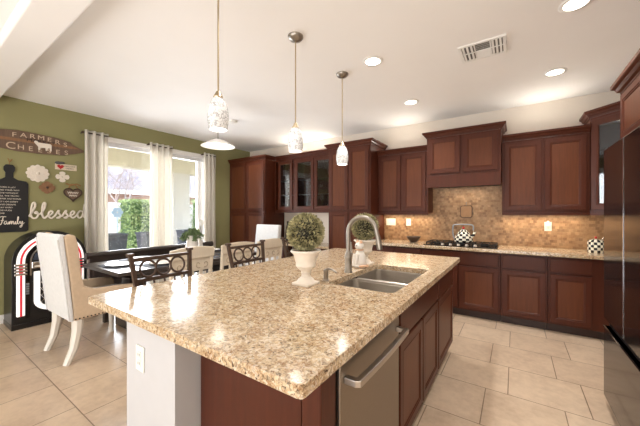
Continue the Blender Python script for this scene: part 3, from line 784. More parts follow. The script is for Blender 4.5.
dp = thing('bowl_pendant', 'wide white glass bowl lamp hanging over the dining table', 'pendant lamp', (-3.62, 2.70, CZ))
obj('ceiling_canopy', B().lathe([(.07, 0), (.07, -.012), (.03, -.03)], n=24), 'nickel', dp, smooth=True)
obj('rod', B().tube([(0, 0, -.02), (0, 0, -.40)], .008, 10), 'nickel', dp, smooth=True)
obj('glass_bowl', B().lathe([(.03, -.375), (.07, -.385), (.13, -.41), (.18, -.445), (.235, -.47), (.24, -.478), (.185, -.465), (.13, -.43), (.07, -.405), (.03, -.395)], n=40, cap=False), 'bowl_glass', dp, smooth=True)
obj('bulb', B().ball((0, 0, -.44), .035, 14), 'bulb', dp, smooth=True)
lamp('bowl_glow', 'POINT', (-3.62, 2.70, CZ - .56), 1.2, (1, .92, .8), shadow_soft_size=.08)
sm = thing('smoke_detector', 'small round white smoke detector on the ceiling beyond the left pendant', 'smoke detector', (-3.70, 3.04, CZ))
obj('body', B().lathe([(.065, 0), (.065, -.015), (.055, -.03), (.03, -.034)], n=24), 'plastic_white', sm, smooth=True)
obj('grille', B().lathe([(.03, -.034), (.028, -.038)], n=20), 'plastic_white', sm)
vt = thing('ceiling_vent', 'white rectangular ceiling vent with louvres', 'air vent', (-.24, 2.945, CZ))
obj('frame', B().strip([(-.18, -.155), (.18, -.155), (.18, .155), (-.18, .155)], [(-.155, -.13), (.155, -.13), (.155, .13), (-.155, .13)], -.012, 0, 'z', True).box(-.155, .155, -.005, .005, -.01, -.002).box(-.06, -.05, -.13, .13, -.01, -.002).box(.06, .07, -.13, .13, -.01, -.002), 'trim', vt, bev=.002)
obj('duct_backing', B().box(-.155, .155, -.13, .13, -.002, -.0005), 'smoked', vt)
def louvre(x0, x1, y0, y1, along, tilt):
    b = B()
    if along == 'x':
        n = 4
        for i in range(n):
            y = y0 + (y1 - y0) * (i + .5) / n; b.add([(x0, y - .012, -.004), (x1, y - .012, -.004), (x1, y + .012, -.004 - tilt), (x0, y + .012, -.004 - tilt), (x0, y - .012, -.0055), (x1, y - .012, -.0055), (x1, y + .012, -.0055 - tilt), (x0, y + .012, -.0055 - tilt)], [(0, 1, 2, 3), (7, 6, 5, 4), (0, 4, 5, 1), (1, 5, 6, 2), (2, 6, 7, 3), (3, 7, 4, 0)])
    else:
        n = 3
        for i in range(n):
            x = x0 + (x1 - x0) * (i + .5) / n; b.box(x - .010, x + .006, y0, y1, -.014, -.004)
    return b
for a in ((-.05, .06, .008, .128, 'x', .006), (-.05, .06, -.128, -.008, 'x', -.012), (.07, .155, .008, .128, 'y', 0), (.07, .155, -.128, -.008, 'y', 0), (-.155, -.06, .008, .128, 'y', 0), (-.155, -.06, -.128, -.008, 'y', 0)):
    obj('louvre', louvre(*a), 'trim', vt)
# under-cabinet and hood lamps, added unseen lamps above the cabinets for ceiling glow
for x0, x1 in ((-1.85, -1.1), (-.12, .70)):
    lamp('under_cabinet_lamp', 'AREA', ((x0 + x1) / 2, 4.66, 1.335), 1.9, (1, .80, .56), (0, 0, 0), shape='RECTANGLE', size=x1 - x0, size_y=.06)
lamp('hood_lamp', 'AREA', (-.61, 4.6, 1.735), .8, (1, .85, .65), (0, 0, 0), shape='RECTANGLE', size=.5, size_y=.06)
for x0, x1, z in ((-3.9, -2.95, 2.48), (-1.65, -1.3, 2.40), (.1, .5, 2.40)):
    lamp('ceiling_glow_fill', 'AREA', ((x0 + x1) / 2, 4.70, z), 4.5 * (x1 - x0), (1, .93, .82), (PI + .95, 0, 0), shape='RECTANGLE', size=x1 - x0, size_y=.05)

# ------------------------------------------------------------------ curtains
def curtain(y0, y1, label, seed):
    rnd = random.Random(seed)
    t = thing('curtain', label, 'curtain', (WX + .10, (y0 + y1) / 2, 0), 0, 'ivory curtains at the glass doors')
    h = (y1 - y0) / 2; n = 60; rows = [(.02, 1), (.6, 1.0), (1.4, .96), (2.1, .95), (2.45, .97), (2.57, .98)]
    vs = []; fs = []; waves = max(3, round((y1 - y0) / .095))
    for z, k in rows:
        for i in range(n + 1):
            u = i / n; y = (-h + 2 * h * u) * k
            vs.append((.034 * math.sin(2 * PI * waves * u + .25 * math.sin(3 * z)) * (1.1 - .15 * z / 2.5), y, z))
    for j in range(len(rows) - 1):
        for i in range(n): fs.append((j * (n + 1) + i, j * (n + 1) + i + 1, (j + 1) * (n + 1) + i + 1, (j + 1) * (n + 1) + i))
    c = obj('cloth', B().add(vs, fs), 'curtain', t, smooth=True)
    md = c.modifiers.new('solid', 'SOLIDIFY'); md.thickness = .004
    obj('rod', B().tube([(0, -h - .012, 2.53), (0, h + .01, 2.53)], .009, 10).ball((0, -h - .015, 2.53), .018, 12), 'bronze', t, smooth=True)
    obj('bracket', B().box(-.098, 0, -h - .012, -h - .002, 2.522, 2.538), 'bronze', t)
    return t
curtain(1.57, 1.87, 'long ivory curtain left of the glass doors, beside the wall decor', 1)
curtain(2.47, 2.87, 'long ivory curtain hanging between the two panes of the glass doors', 2)
curtain(3.50, 3.78, 'long ivory curtain right of the glass doors, next to the switch', 3)

# ------------------------------------------------------------------ wall decor on the green wall (faces +X)
RW = PI / 2          # local -y -> world +x
def on_wall(name, label, cat, y, z, grp=None): return thing(name, label, cat, (WX + .002, y, z), RW, grp)
# in these local frames: x -> world +y, -y -> out of the wall
TR = (PI / 2, 0, 0)
sg = on_wall('market_sign', 'long weathered wooden market sign with a white cow on the green wall', 'sign', 1.10, 2.275)
top = [(-.60, .0), (-.56, .045), (-.40, .115), (-.2, .14), (0, .135), (.2, .12), (.34, .09), (.36, .06), (.49, .0), (.50, -.02), (.40, -.06), (.30, -.09), (.28, -.105), (.0, -.125), (-.2, -.125), (-.38, -.10), (-.40, -.075), (-.56, -.06)]
obj('plank', B().prism(top, -.02, 0), 'barn', sg, bev=.003)
obj('dark_band', B().prism([(-.56, .035), (.36, .035), (.44, .01), (.36, .0), (-.56, .0)], -.0225, -.0195), 'stump', sg)
for i, ch in enumerate('FARMERS'):
    u = i / 6; text('lettering', ch, .080, 'cream_letter', (-.22 + .50 * u, -.0225, .088 - .055 * (abs(u - .35) * 1.4) ** 2), (PI / 2, 0, 0), sg, .0015, sx=1.2)
for i, ch in enumerate('CHEESES'):
    u = i / 6; text('lettering', ch, .085 if i else .12, 'cream_letter', (-.25 + .54 * u, -.0225, -.068 - .01 * math.sin(PI * u)), (PI / 2, 0, 0), sg, .0015, sx=1.1)
text('lettering', 'MARKET', .055, 'dark_letter', (.03, -.0245, .034), (PI / 2, 0, 0), sg, .0015, sx=1.35)
cow = [(-.09, .055), (-.075, .065), (-.055, .06), (-.04, .045), (.09, .045), (.105, .03), (.105, -.05), (.09, -.05), (.085, -.01), (.06, -.02), (.055, -.05), (.04, -.05), (.035, -.015), (-.02, -.02), (-.025, -.05), (-.045, -.05), (-.045, -.01), (-.06, .01), (-.085, .035)]
obj('cow_cutout', B().prism([(u * .88 + .04, v - .025) for u, v in cow], -.034, -.0248), 'paint_white', sg, label='white cow silhouette')
# black board
bb = on_wall('family_board', 'black paddle board with white lettering hanging on the green wall', 'wall sign', .84, 1.30)
pad = [(.17, -.155), (.17, .44), (.15, .47), (.075, .482), (.036, .51), (.034, .57), (.05, .60), (.05, .64), (.03, .67), (-.03, .67), (-.05, .64), (-.05, .60), (-.034, .57), (-.036, .51), (-.075, .482), (-.15, .47), (-.17, .44), (-.17, -.155), (-.15, -.175), (.15, -.175)]
obj('board', B().prism(pad, -.018, 0), 'black_matte', bb, bev=.003)
lines = ['LAUGH A LOT', 'FIND YOUR WAY', 'LOVE WITHOUT', 'TELL THE TRUTH', 'NEVER ANYTHING', 'SAY I AM SORRY', 'HAVE DREAMS', 'PLAY HARD', 'GIVE HUGS', 'LOVE']
for i, s in enumerate(lines): text('lettering', s, .024, 'paint_white', (-.10, -.0185, .385 - .036 * i), (PI / 2, 0, 0), bb, .0008, 'LEFT')
fam = [[(-.02, .95), (.2, 1.12), (.75, 1.1)], [(.42, 1.1), (.32, .5), (.15, 0), (-.05, .02)], [(.15, .55), (.5, .6)],
       [(.85, .45), (.62, .42), (.52, .15), (.66, 0), (.85, .3), (.85, .1), (.98, .02), (1.1, .42), (1.14, .0), (1.26, .42), (1.36, .38), (1.36, .0), (1.5, .42), (1.6, .36), (1.6, .08), (1.7, .02), (1.85, .42), (1.84, .1), (1.95, .02), (2.15, .6), (2.2, 1.05), (2.1, 1.0), (2.06, .2), (2.2, .02), (2.38, .42), (2.42, .1), (2.55, .1), (2.66, .45), (2.6, -.3), (2.42, -.5), (2.4, -.3), (2.9, .2)]]
fb = B()
for st in fam: fb.tube(catmull([(-.085 + x * .075, -.020, -.075 + y * .085) for x, y in st], 4), .0042, 6)
obj('script_lettering', fb, 'paint_white', bb, label='white script word Family')
obj('hang_cord', B().tube([(0, -.008, .64), (0, -.012, .70), (-.012, -.006, .75)], .004, 6).tube([(0, -.012, .70), (.025, -.006, .74)], .006, 6), 'twig', bb)
# white metal flowers
def petals(n, r, w, rot=0, point=False):
    b = B()
    for i in range(n):
        a = 2 * PI * i / n + rot; c, s = math.cos(a), math.sin(a)
        prof = [(.15, .25), (.45, .85), (.7, 1), (.9, .75), (1, .0 if point else .25)]
        L_ = [(r * t * c - w * k * s, r * t * s + w * k * c) for t, k in prof]; R_ = [(r * t * c + w * k * s, r * t * s - w * k * c) for t, k in reversed(prof)]
        b.prism(L_ + R_, -.016 - .004 * (i % 2), -.004 - .004 * (i % 2))
    return b
fl = on_wall('flower_plaque', 'large round white flower plaque on the green wall', 'wall decor', 1.10, 1.888)
obj('petals', petals(12, .115, .031), 'urn', fl, bev=.002); obj('inner_petals', petals(10, .07, .022, .2).xf(Matrix.Translation((0, -.010, 0))), 'urn', fl); obj('center', B().ball((0, -.028, 0), .018, 12), 'urn', fl, smooth=True)
fl2 = on_wall('flower_plaque', 'small white four-petal plaque below the heart plank on the green wall', 'wall decor', 1.352, 1.868)
obj('petals', petals(4, .075, .034, PI / 2, True), 'paint_white', fl2, bev=.002); obj('center', petals(4, .035, .012, PI / 4, True).xf(Matrix.Translation((0, -.006, 0))), 'paint_white', fl2)
fl3 = on_wall('flower_plaque', 'small rusty tan pierced plaque above the word on the green wall', 'wall decor', 1.192, 1.708)
obj('petals', petals(4, .085, .03, PI / 2, True), 'stump', fl3, bev=.002); obj('cross_petals', petals(4, .075, .022, PI / 4, True).xf(Matrix.Translation((0, -.004, 0))), 'stump', fl3); obj('center', B().ball((0, -.02, 0), .015, 10), 'bronze', fl3, smooth=True)
# heart plank
hs = on_wall('heart_plank', 'small whitewashed plank with a red heart on the green wall', 'wall sign', 1.385, 2.012)
obj('plank', B().box(-.11, .125, -.015, 0, -.045, .035), 'cream_wood', hs, bev=.003)
def heart(r, cx, cz, n=28):
    out = []
    for i in range(n):
        t = 2 * PI * i / n; out.append((cx + r * math.sin(t) ** 3, cz + r * (13 * math.cos(t) - 5 * math.cos(2 * t) - 2 * math.cos(3 * t) - math.cos(4 * t)) / 16))
    return out
obj('heart', B().prism(heart(.036, -.055, -.005), -.021, -.0155), 'red', hs)
obj('bow', B().ball((-.08, -.02, .045), .03, 10, (1.3, .5, .7)).ball((-.04, -.02, .05), .025, 10, (1.3, .5, .7)), 'ltgrey', hs, smooth=True)
text('lettering', 'LIVE LOVE', .026, 'dark_letter', (.045, -.0165, .008), (PI / 2, 0, 0), hs, .0008); text('lettering', 'LAUGH', .026, 'dark_letter', (.045, -.0165, -.022), (PI / 2, 0, 0), hs, .0008)
# twig heart
th_ = on_wall('heart_ornament', 'brown heart ornament hanging by twine beside the curtain', 'wall decor', 1.465, 1.635)
obj('heart', B().prism(heart(.105, 0, 0), -.025, -.004), 'barn', th_, bev=.006)
obj('border', B().tube([(p[0], -.026, p[1]) for p in heart(.10, 0, 0)], .009, 6, True), 'bronze', th_, smooth=True)
obj('twine_bow', B().tube([(-.05, -.02, .08), (-.02, -.02, .14), (.02, -.02, .14), (.06, -.02, .07)], .007, 6).tube([(-.08, -.02, .145), (-.02, -.025, .12), (.04, -.025, .145), (.09, -.02, .12)], .009, 6), 'twig', th_, smooth=True)
obj('lettering', B().tube(catmull([(-.06 + .12 * i / 12, -.027, .018 + .014 * (-1) ** i) for i in range(13)], 3), .003, 5).tube(catmull([(-.045 + .09 * i / 10, -.027, -.022 + .012 * (-1) ** i) for i in range(11)], 3), .003, 5), 'paint_white', th_)
# the word blessed in script
bl = on_wall('word_sign', 'white script word sign reading blessed above the jukebox', 'wall sign', 1.325, 1.315)
LET = {'b': ([(0, .25), (.42, 1.35), (.5, 1.95), (.36, 2.1), (.22, 1.6), (.16, .5), (.3, .05), (.6, .08), (.74, .5), (.6, .88), (.48, .72), (.72, .62)], .95),
       'l': ([(0, .62), (.3, 1.3), (.4, 1.95), (.28, 2.1), (.16, 1.6), (.14, .5), (.3, .02), (.5, .2)], .55),
       'e': ([(0, .3), (.34, .5), (.48, .8), (.34, 1.0), (.14, .72), (.14, .25), (.36, .0), (.66, .3)], .68),
       's': ([(0, .3), (.3, 1.02), (.36, .98), (.34, .7), (.5, .36), (.4, .04), (.18, .04), (.3, .12), (.68, .3)], .66),
       'd': ([(0, .3), (.3, .98), (.6, .92), (.36, .98), (.12, .6), (.2, .05), (.48, .12), (.7, .9), (.8, 2.05), (.72, 1.0), (.74, .2), (.9, .02), (1.1, .3)], 1.1)}
path = []; xo = 0
for ch in 'blessed':
    ps, adv = LET[ch]; path += [(xo + x, y) for x, y in ps]; xo += adv
k = .62 / xo
bs = B().tube(catmull([(-.31 + x * k, -.018, y * .098 - .02) for x, y in path], 5), .0115, 8, squash=(1, -.018, .6))
obj('script_word', bs, 'paint_white', bl, smooth=True)

# ------------------------------------------------------------------ jukebox
jk = thing('jukebox', 'black arched jukebox with white light tubes standing against the green wall', 'jukebox', (-4.82, 1.145, 0), RW)
# local x -> +y world, local -y -> +x world (front at y=0), depth to y=.42
JW, JC, JD = .355, .785, .40
def arch(r, zb, n=20, xs=1.0):
    return [(-r, zb)] + [(-r * math.cos(PI * i / n), JC + r * math.sin(PI * i / n)) for i in range(n + 1)] + [(r, zb)]
obj('cabinet_body', B().prism(arch(JW, .0), 0, JD), 'black', jk, bev=.006)
obj('light_tube', B().strip(arch(.318, .15), arch(.245, .15), -.022, 0), 'jb_white', jk, bev=.008, label='glowing white arched tube')
obj('red_strip', B().strip(arch(.29, .15), arch(.272, .15), -.027, -.020), 'jb_red', jk, label='thin red stripe along the white tube')
obj('inner_arch', B().strip(arch(.245, .12), arch(.205, .12), -.014, 0), 'black_gloss', jk)
obj('inner_chrome_arch', B().strip(arch(.205, .62), arch(.19, .62), -.02, 0), 'chrome', jk)
fan = [(-.175 * math.cos(PI * i / 16), .80 + .15 * math.sin(PI * i / 16)) for i in range(17)]
obj('title_window', B().prism(fan, -.012, -.001), 'jb_blue', jk)
obj('selector_panel', B().box(-.19, .19, -.035, -.001, .70, .78), 'chrome', jk, bev=.006)
sp = obj('button_row', B().box(-.17, .17, -.04, -.034, .715, .735), 'paint_white', jk)
for i in range(3): obj('dial', B().lathe([(.018, 0), (.014, .012)], n=14).xf(Matrix.Translation(((i - 1) * .1, -.036, .757)) @ Matrix.Rotation(PI / 2, 4, 'X')), 'red', jk)
U = [(-.17, .66)] + [(-.17 * math.cos(PI * i / 14), .30 - .13 * math.sin(PI * i / 14)) for i in range(15)] + [(.17, .66)]
U2 = [(-.115, .66)] + [(-.115 * math.cos(PI * i / 14), .30 - .075 * math.sin(PI * i / 14)) for i in range(15)] + [(.115, .66)]
obj('grille_frame', B().strip(U, U2, -.03, -.001), 'jb_white', jk, bev=.006)
obj('grille_cloth', B().prism(U2, -.006, -.001), 'dark_slot', jk)
gl = B()
for i in range(-6, 7):
    for sgn in (-1, 1):
        pts = []
        for j in range(25):
            z = .23 + .42 * j / 24; x = i * .05 + sgn * (z - .44) * .6
            lim = .112 if z > .30 else math.sqrt(max(0, .112 ** 2 - ((.30 - z) * 1.5) ** 2))
            if abs(x) < lim: pts.append((x, -.009, z))
        if len(pts) > 1: gl.tube([pts[0], pts[-1]], .0035, 5)
obj('grille_lattice', gl, 'chrome', jk)
for s in (-1, 1):
    cb_ = B()
    for dz in (-.055, -.018, .018, .055): cb_.box(s * .282 - .055, s * .282 + .055, -.032, -.001, .70 + dz - .012, .70 + dz + .012)
    obj('tube_band', cb_, 'chrome', jk, bev=.004)
    rb_ = B()
    for dz in (-.036, 0, .036): rb_.box(s * .282 - .016, s * .282 + .016, -.034, -.001, .70 + dz - .005, .70 + dz + .005)
    obj('red_ring', rb_, 'jb_red', jk)
    pl_ = B()
    for i in range(5): pl_.box(s * .225 - .012, s * .225 + .012, -.03, -.001, .40 + i * .028, .42 + i * .028)
    obj('side_louvre', pl_, 'mount', jk)
obj('base_trim', B().box(-JW - .005, JW + .005, -.012, JD, 0, .06), 'black', jk, bev=.006)

# ------------------------------------------------------------------ dining set
tb = thing('dining_table', 'dark espresso dining table between bench and chairs', 'table', (-3.74, 2.24, 0))
obj('tabletop', B().box(-.48, .48, -.97, .97, .725, .765), 'espresso', tb, bev=.008)
obj('apron', B().box(-.40, .40, -.72, .72, .665, .724), 'espresso', tb)
for y in (-.62, .62):
    p = obj('pedestal', B().box(-.11, .11, y - .09, y + .09, .10, .62), 'espresso', tb, bev=.01)
    obj('foot', B().box(-.34, .34, y - .07, y + .07, .0, .10), 'espresso', p, bev=.01)
obj('stretcher', B().box(-.04, .04, -.53, .53, .22, .32), 'espresso', tb)
def placing(x, y, rz, label, lab2):
    m = thing('placemat', label, 'placemat', (x, y, .765), rz, 'place settings on the dining table')
    obj('mat', B().prism(rrect(-.21, .21, -.15, .15, .03), .0005, .004, 'z'), 'navy', m)
    p = thing('dinner_plate', lab2, 'plate', (x, y, .7695), rz, 'plates on the dining table')
    obj('plate', B().lathe([(.08, 0), (.09, .004), (.135, .014), (.137, .018), (.09, .009), (.02, .006)], n=32), 'ceramic', p, smooth=True)
placing(-3.74, 1.47, 0, 'navy placemat at the near end of the dining table', 'white plate at the near end of the dining table')
for i, (y, w) in enumerate(((1.80, 'near'), (2.33, 'middle'), (2.84, 'far'))):
    placing(-3.46, y, PI / 2, f'navy placemat at the {w} cream chair', f'white plate at the {w} cream chair')
    placing(-4.02, y + .02, PI / 2, f'navy placemat at the {w} place on the bench side', f'white plate at the {w} place on the bench side')
# plant in white pitcher
pt = thing('potted_plant', 'green leafy plant in a white pitcher on the dining table', 'potted plant', (-3.70, 2.335, .765)); pt.scale = (1.1, 1.1, 1.3)
obj('pitcher', B().lathe([(.06, 0), (.075, .02), (.08, .08), (.066, .15), (.062, .18), (.078, .225), (.072, .225), (.058, .18)], n=28), 'ceramic', pt, smooth=True)
obj('handle', B().tube([(.06, .02, .20), (.12, .03, .19), (.13, .03, .12), (.075, .02, .06)], .008, 8), 'ceramic', pt, smooth=True)
fb = B()
for i in range(60):
    a = random.uniform(0, 2 * PI); e = random.uniform(.1, 1.4); d = Vector((math.cos(a) * math.cos(e), math.sin(a) * math.cos(e), math.sin(e) * .9))
    p0 = Vector((0, 0, .21)); L_ = random.uniform(.07, .15)
    for j in range(22):
        q = p0 + d * L_ * (j + 4) / 25 - Vector((0, 0, .05 * ((j + 4) / 25) ** 2))
        fb.leaf(q, (d + Vector((random.gauss(0, .9), random.gauss(0, .9), random.gauss(0, .7)))), random.uniform(.03, .045), .012)
obj('foliage', fb, 'leaf_green', pt)
cd = thing('candle_holder', 'pale candle holder beside the plant pitcher on the dining table', 'candle holder', (-3.90, 2.60, .765))
obj('holder', B().lathe([(.045, 0), (.045, .01), (.015, .03), (.015, .09), (.04, .11)], n=20), 'blue_metal', cd, smooth=True)
obj('candle', B().lathe([(.033, .11), (.033, .20), (.005, .201)], n=20), 'ceramic', cd, smooth=True)
# bench
bn = thing('bench', 'dark wooden bench with a rolled back below the glass doors', 'bench', (-4.62, 2.38, 0))
obj('seat', B().box(0, .42, -.90, .90, .42, .46), 'espresso', bn, bev=.008)
obj('backrest', B().box(-.03, .02, -.92, .92, .46, .80), 'espresso', bn, bev=.006)
obj('rolled_rail', B().tube([(-.02, -.95, .80), (-.02, .95, .80)], .045, 16), 'espresso', bn, smooth=True)
for y in (-.86, .86):
    obj('leg', B().box(-.03, .03, y - .03, y + .03, 0, .46), 'espresso', bn, bev=.005); obj('leg', B().box(.34, .40, y - .03, y + .03, 0, .42), 'espresso', bn, bev=.005)
# cream side chairs; local: back at y=0 looking -y outward, seat to +y
def scroll(cx, cz, s, y, k=1):
    pts = [(cx + k * s * (.25 + .75 * t) * math.cos(5.2 * t), y, cz + s * (.25 + .75 * t) * math.sin(5.2 * t)) for t in [i / 14 for i in range(15)]]
    return pts
def cream_chair():
    t = thing('cream_chair', '', 'chair', (0, 0, 0), 0, 'cream chairs along the dining table')
    for s in (-1, 1):
        obj('back_post', B().tube([(s * .195, .10, 0), (s * .20, .05, .25), (s * .205, .03, .46), (s * .22, -.03, .96)], [.024, .024, .024, .018], 8), 'cream_wood', t, smooth=True)
        obj('leg', B().tube([(s * .19, .46, .0), (s * .195, .455, .2), (s * .20, .45, .45)], [.017, .021, .026], 8), 'cream_wood', t, smooth=True)
        obj('side_rail', B().box(s * .20 - .012, s * .20 + .012, .05, .45, .38, .44), 'cream_wood', t)
    rail = [(-.235, .872), (-.24, .965), (-.12, .982), (0, .987), (.12, .982), (.24, .965), (.235, .872), (0, .868)]
    obj('top_rail', B().prism(rail, -.045, -.015), 'cream_wood', t, bev=.006)
    cp = obj('carved_panel', B().prism([(-.215, .745), (.215, .745), (.222, .87), (-.222, .87)], -.024, -.010), 'cream_wood', t)
    for cx, k_ in ((-.14, 1), (-.06, -1), (.06, 1), (.14, -1)): obj('scroll', B().tube(scroll(cx, .805, .036, -.025, k_), .0055, 6), 'cream_wood_dark', cp, smooth=True)
    obj('lower_rail', B().prism([(-.21, .60), (.21, .60), (.212, .66), (-.212, .66)], -.012, .012), 'cream_wood', t, bev=.004)
    for x in (-.1, 0, .1): obj('spindle', B().box(x - .015, x + .015, -.014, .004, .655, .75), 'cream_wood', t)
    obj('seat', B().box(-.235, .235, .02, .48, .44, .475), 'cream_wood', t, bev=.008)
    obj('cushion', B().box(-.215, .215, .04, .46, .475, .515), 'linen', t, bev=.015, seg=3)
    return t
c0 = cream_chair(); c0.scale = (1, 1, 1.04)
c0.location = (-2.72, 1.715, 0); c0.rotation_euler = (0, 0, PI / 2); c0['label'] = 'carved cream wooden chair behind the first barstool, nearest of three at the table'
dup(c0, (-2.72, 2.29, 0), PI / 2, 'carved cream wooden chair behind the second barstool, middle of three at the table')
dup(c0, (-2.72, 2.83, 0), PI / 2, 'carved cream wooden chair beside the large topiary, farthest of three at the table')
# wing chairs ; local: back outer face at y=0 (looking -y), front toward +y
def wing_chair():
    t = thing('wing_chair', '', 'chair', (0, 0, 0), 0)
    w = .255
    skin = [(-.092, 1.155), (-.075, 1.178), (-.055, 1.172), (-.015, .80), (.02, .39), (-.008, .388), (-.05, .80)]
    obj('back_skin', B().prism(skin, -w - .052, w + .052, 'x'), 'linen', t, bev=.01, seg=3)
    back = [(-.053, 1.16), (.0, 1.165), (.07, .80), (.12, .46), (.022, .39)]
    obj('backrest', B().prism([(p[0], p[1]) for p in back], -w, w, 'x'), 'linen', t, bev=.018, seg=3)
    side = [(-.052, 1.15), (-.02, 1.178), (.03, 1.16), (.05, 1.08), (.062, .95), (.075, .80), (.095, .69), (.18, .65), (.42, .64), (.53, .625), (.565, .60), (.575, .40), (.022, .385), (-.012, .80)]
    for s in (-1, 1):
        sd_ = obj('wing_side', B().prism(side, s * (w + .002), s * (w + .052), 'x'), 'linen_tan', t, bev=.014, seg=3, label='tan linen wing and arm')
        nh = B()
        for i in range(19): nh.ball((s * (w + .054), .03 + i * .0295, .405), .0075, 8)
        obj('nailhead_trim', nh, 'bronze', sd_, smooth=True)
        obj('piping', B().tube(catmull([(s * (w + .045), a - .012, z) for a, z in ((-.003, .40), (-.042, .8), (-.083, 1.13))], 4), .006, 6), 'linen', sd_, smooth=True)
        obj('leg', B().tube([(s * (w + .005), .06, .40), (s * (w + .005), .055, .28), (s * (w + .006), .03, .13), (s * (w + .008), -.025, 0)], [.046, .041, .034, .027], 8), 'white_wood', t, smooth=True)
        obj('leg', B().tube([(s * (w + .01), .535, .40), (s * (w + .01), .54, 0)], [.034, .022], 8), 'white_wood', t, smooth=True)
    obj('seat', B().box(-w, w, .08, .575, .385, .46), 'linen_tan', t, bev=.012, seg=3)
    obj('cushion', B().box(-w + .005, w - .005, .13, .585, .46, .55), 'linen', t, bev=.028, seg=3)
    return t
w0 = wing_chair(); w0.location = (-3.595, .905, 0); w0.rotation_euler = (0, 0, .02); w0['label'] = 'tall ivory wing chair with nailhead trim standing in front of the jukebox'
pc = thing('parsons_chair', 'plain white upholstered chair at the far end of the table by the pantry', 'chair', (-3.55, 3.66, 0), PI); pc.scale = (1.15, 1, 1)
obj('backrest', B().prism([(-.06, 1.16), (.01, 1.165), (.10, .46), (.08, .40), (.0, .40)], -.235, .235, 'x'), 'linen', pc, bev=.018, seg=3)
obj('seat', B().box(-.24, .24, .085, .52, .40, .51), 'linen', pc, bev=.02, seg=3)
for s in (-1, 1):
    obj('leg', B().tube([(s * .20, .04, .41), (s * .20, .0, 0)], [.026, .018], 8), 'espresso', pc, smooth=True)
    obj('leg', B().tube([(s * .20, .48, .41), (s * .20, .485, 0)], [.026, .018], 8), 'espresso', pc, smooth=True)

# barstools ; local: back at y=0, seat to +y
def barstool():
    t = thing('barstool', '', 'bar stool', (0, 0, 0), 0, 'bar stools at the island'); t.scale = (.95, 1, 1)
    def ox(z): return .17 + .045 * (z - .66) / .42
    def oy(z): return -.075 * (z - .66) / .42
    for s in (-1, 1):
        pz = [.62, .8, .95, 1.085]
        obj('back_post', B().tube([(s * ox(z), oy(z), z) for z in pz], .017, 4), 'bronze', t)
        obj('finial', B().box(s * ox(1.09) - .021, s * ox(1.09) + .021, oy(1.09) - .021, oy(1.09) + .021, 1.083, 1.102), 'bronze', t, bev=.004)
        obj('leg', B().tube([(s * .165, .0, .63), (s * .20, -.05, 0)], .014, 6), 'bronze', t); obj('leg', B().tube([(s * .165, .33, .63), (s * .20, .38, 0)], .014, 6), 'bronze', t)
    for z, nm in ((1.06, 'top_rail'), (.925, 'lower_rail')):
        obj(nm, B().tube([(-ox(z), oy(z), z), (ox(z), oy(z), z)], .0145, 4), 'bronze', t)
    for i in range(3):
        cx = (i - 1) * .108
        obj('ring', B().tube([(cx + .054 * math.cos(a), oy(.9925 + .054 * math.sin(a)), .9925 + .054 * math.sin(a)) for a in [2 * PI * j / 24 for j in range(24)]], .008, 6, True), 'bronze', t, smooth=True)
    for i in range(5):
        u = (i - 2) / 2.6; obj('spindle', B().tube([(u * ox(.925), oy(.925), .925), (u * ox(.68), oy(.68), .66)], .0075, 6), 'bronze', t)
    obj('seat_frame', B().strip(rrect(-.20, .20, -.03, .37, .05), rrect(-.17, .17, 0, .34, .04), .625, .65, 'z', True), 'bronze', t)
    obj('cushion', B().prism(rrect(-.195, .195, -.025, .365, .06), .65, .70, 'z'), 'linen_tan', t, bev=.018, seg=3)
    obj('footrest', B().tube([(-.19, -.035, .22), (.19, -.035, .22), (.19, .362, .22), (-.19, .362, .22)], .009, 6, True), 'bronze', t)
    return t
s0 = barstool(); s0.location = (-1.985, 1.075, 0); s0.rotation_euler = (0, 0, -PI / 2); s0['label'] = 'dark metal barstool with ring back, nearest of three along the island'
dup(s0, (-1.985, 1.845, 0), -PI / 2, 'dark metal barstool with ring back, middle of three along the island')
dup(s0, (-1.985, 2.56, 0), -PI / 2, 'dark metal barstool partly hidden behind the large topiary')

# ------------------------------------------------------------------ outside
struct('ground', B().box(-30, WX - .15, -20, 26, -.16, -.04), 'pavers')
struct('patio_ceiling', B().box(-8.3, WX - .15, -3, 9, 2.95, 3.1), 'stucco_tan')
struct('patio_beam', B().box(-8.3, -7.95, -3, 9, 2.50, 2.95), 'stucco_tan')
struct('patio_column', B().box(-8.30, -7.95, 4.45, 4.95, -.04, 2.50), 'stucco')
struct('garden_wall', B().box(-12.6, -12.4, -10, 20, -.04, 1.75), 'block')
ho = thing('neighbor_house', 'neighbouring house with pale tiled roof beyond the garden wall', 'house', (-17, 6, -.04))
obj('wall', B().box(-5, 0, -16, 14, 0, 2.6), 'brick', ho)
obj('roof', B().prism([(.7, 2.55), (-2.5, 4.1), (-5.7, 2.55), (-5.7, 2.4), (.7, 2.4)], -16.5, 14.5), 'roof', ho)
obj('fascia', B().box(.68, .75, -16.5, 14.5, 2.36, 2.56), 'stucco', ho)
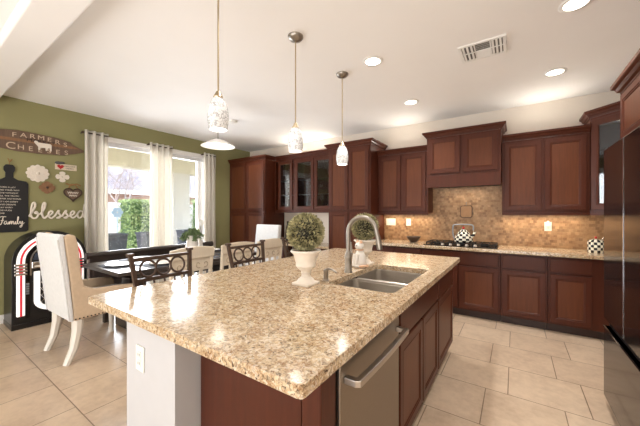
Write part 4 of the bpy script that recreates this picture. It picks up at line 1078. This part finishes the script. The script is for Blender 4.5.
def hedge(x0, x1, y0, y1, z1, label, n):
    t = thing('hedge', label, 'hedge', ((x0 + x1) / 2, (y0 + y1) / 2, -.04)); hx_, hy_ = (x1 - x0) / 2, (y1 - y0) / 2
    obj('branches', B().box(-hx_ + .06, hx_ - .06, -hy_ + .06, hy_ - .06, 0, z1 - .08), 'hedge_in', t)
    f = B()
    for i in range(n):
        p = [random.uniform(-hx_, hx_), random.uniform(-hy_, hy_), random.uniform(0.02, z1)]
        fc_ = random.choice((0, 0, 1, 2))
        d = [random.gauss(0, .6), random.gauss(0, .6), random.gauss(0.2, .6)]
        if fc_ == 0: p[0] = hx_ - random.uniform(0, .1); d[0] += 1
        elif fc_ == 1: k_ = random.choice((-1, 1)); p[1] = k_ * (hy_ - random.uniform(0, .1)); d[1] += k_
        else: p[2] = z1 - random.uniform(0, .1); d[2] += 1
        f.leaf(p, d, random.uniform(.06, .11), .03)
    obj('foliage', f, 'hedge', t)
hedge(-11.9, -11.0, 4.62, 5.75, 1.85, 'clipped green hedge seen through the left glass door', 2600)
hedge(-11.9, -11.0, 7.45, 9.2, 1.95, 'clipped green hedge seen through the right glass door', 2600)
tr = thing('bare_tree', 'bare branching tree in front of the neighbouring roof', 'tree', (-12.9, 5.0, -.04))
tb_ = B()
def branch(p, d, l, r, lev):
    q = p + d * l; m_ = (p + q) / 2 + Vector((random.gauss(0, .04), random.gauss(0, .04), 0)) * l
    tb_.tube([p, m_, q], [r, r * .85, r * .7], 5)
    if lev == 0: return
    for _ in range(3 if lev > 1 else 2):
        dd = (d + Vector((random.gauss(0, .55), random.gauss(0, .6), random.gauss(.1, .35)))).normalized(); branch(q, dd, l * random.uniform(.6, .8), r * .62, lev - 1)
for i in range(3): branch(Vector((0, 0, 0 if i == 0 else .9)), Vector((random.gauss(0, .15), random.gauss(0, .35), 1)).normalized(), 1.5 if i == 0 else .9, .06 if i == 0 else .04, 5)
obj('branches', tb_, 'bark', tr)
def planter(x, y, label, w=.26, h=.95):
    t = thing('planter', label, 'planter', (x, y, -.04), 0, 'planters on the patio')
    obj('pot', B().lathe([(w * .7, 0), (w, h - .05), (w + .02, h - .04), (w + .02, h), (w - .03, h), (w - .05, h - .1)], n=4).xf(Matrix.Rotation(PI / 4, 4, 'Z')), 'planter', t)
    obj('soil', B().lathe([(w - .05, h - .09), (w - .05, h - .07)], n=4).xf(Matrix.Rotation(PI / 4, 4, 'Z')), 'dark_slot', t)
planter(-7.35, 2.78, 'charcoal planter outside the left end of the glass doors', .27)
planter(-7.2, 3.52, 'wide charcoal planter outside below the hedge', .36)
planter(-7.4, 4.5, 'charcoal planter outside beside the patio column', .24)
wf = thing('windmill_flower', 'pale blue metal flower ornament standing outside left of the hedge', 'garden ornament', (-8.6, 3.32, -.04))
obj('pole', B().tube([(0, 0, 0), (0, 0, 1.35)], .012, 8), 'blue_metal', wf)
obj('petals', petals(6, .14, .05).xf(Matrix.Translation((0, 0, 1.42)) @ Matrix.Rotation(PI / 2, 4, 'Z')), 'blue_metal', wf)
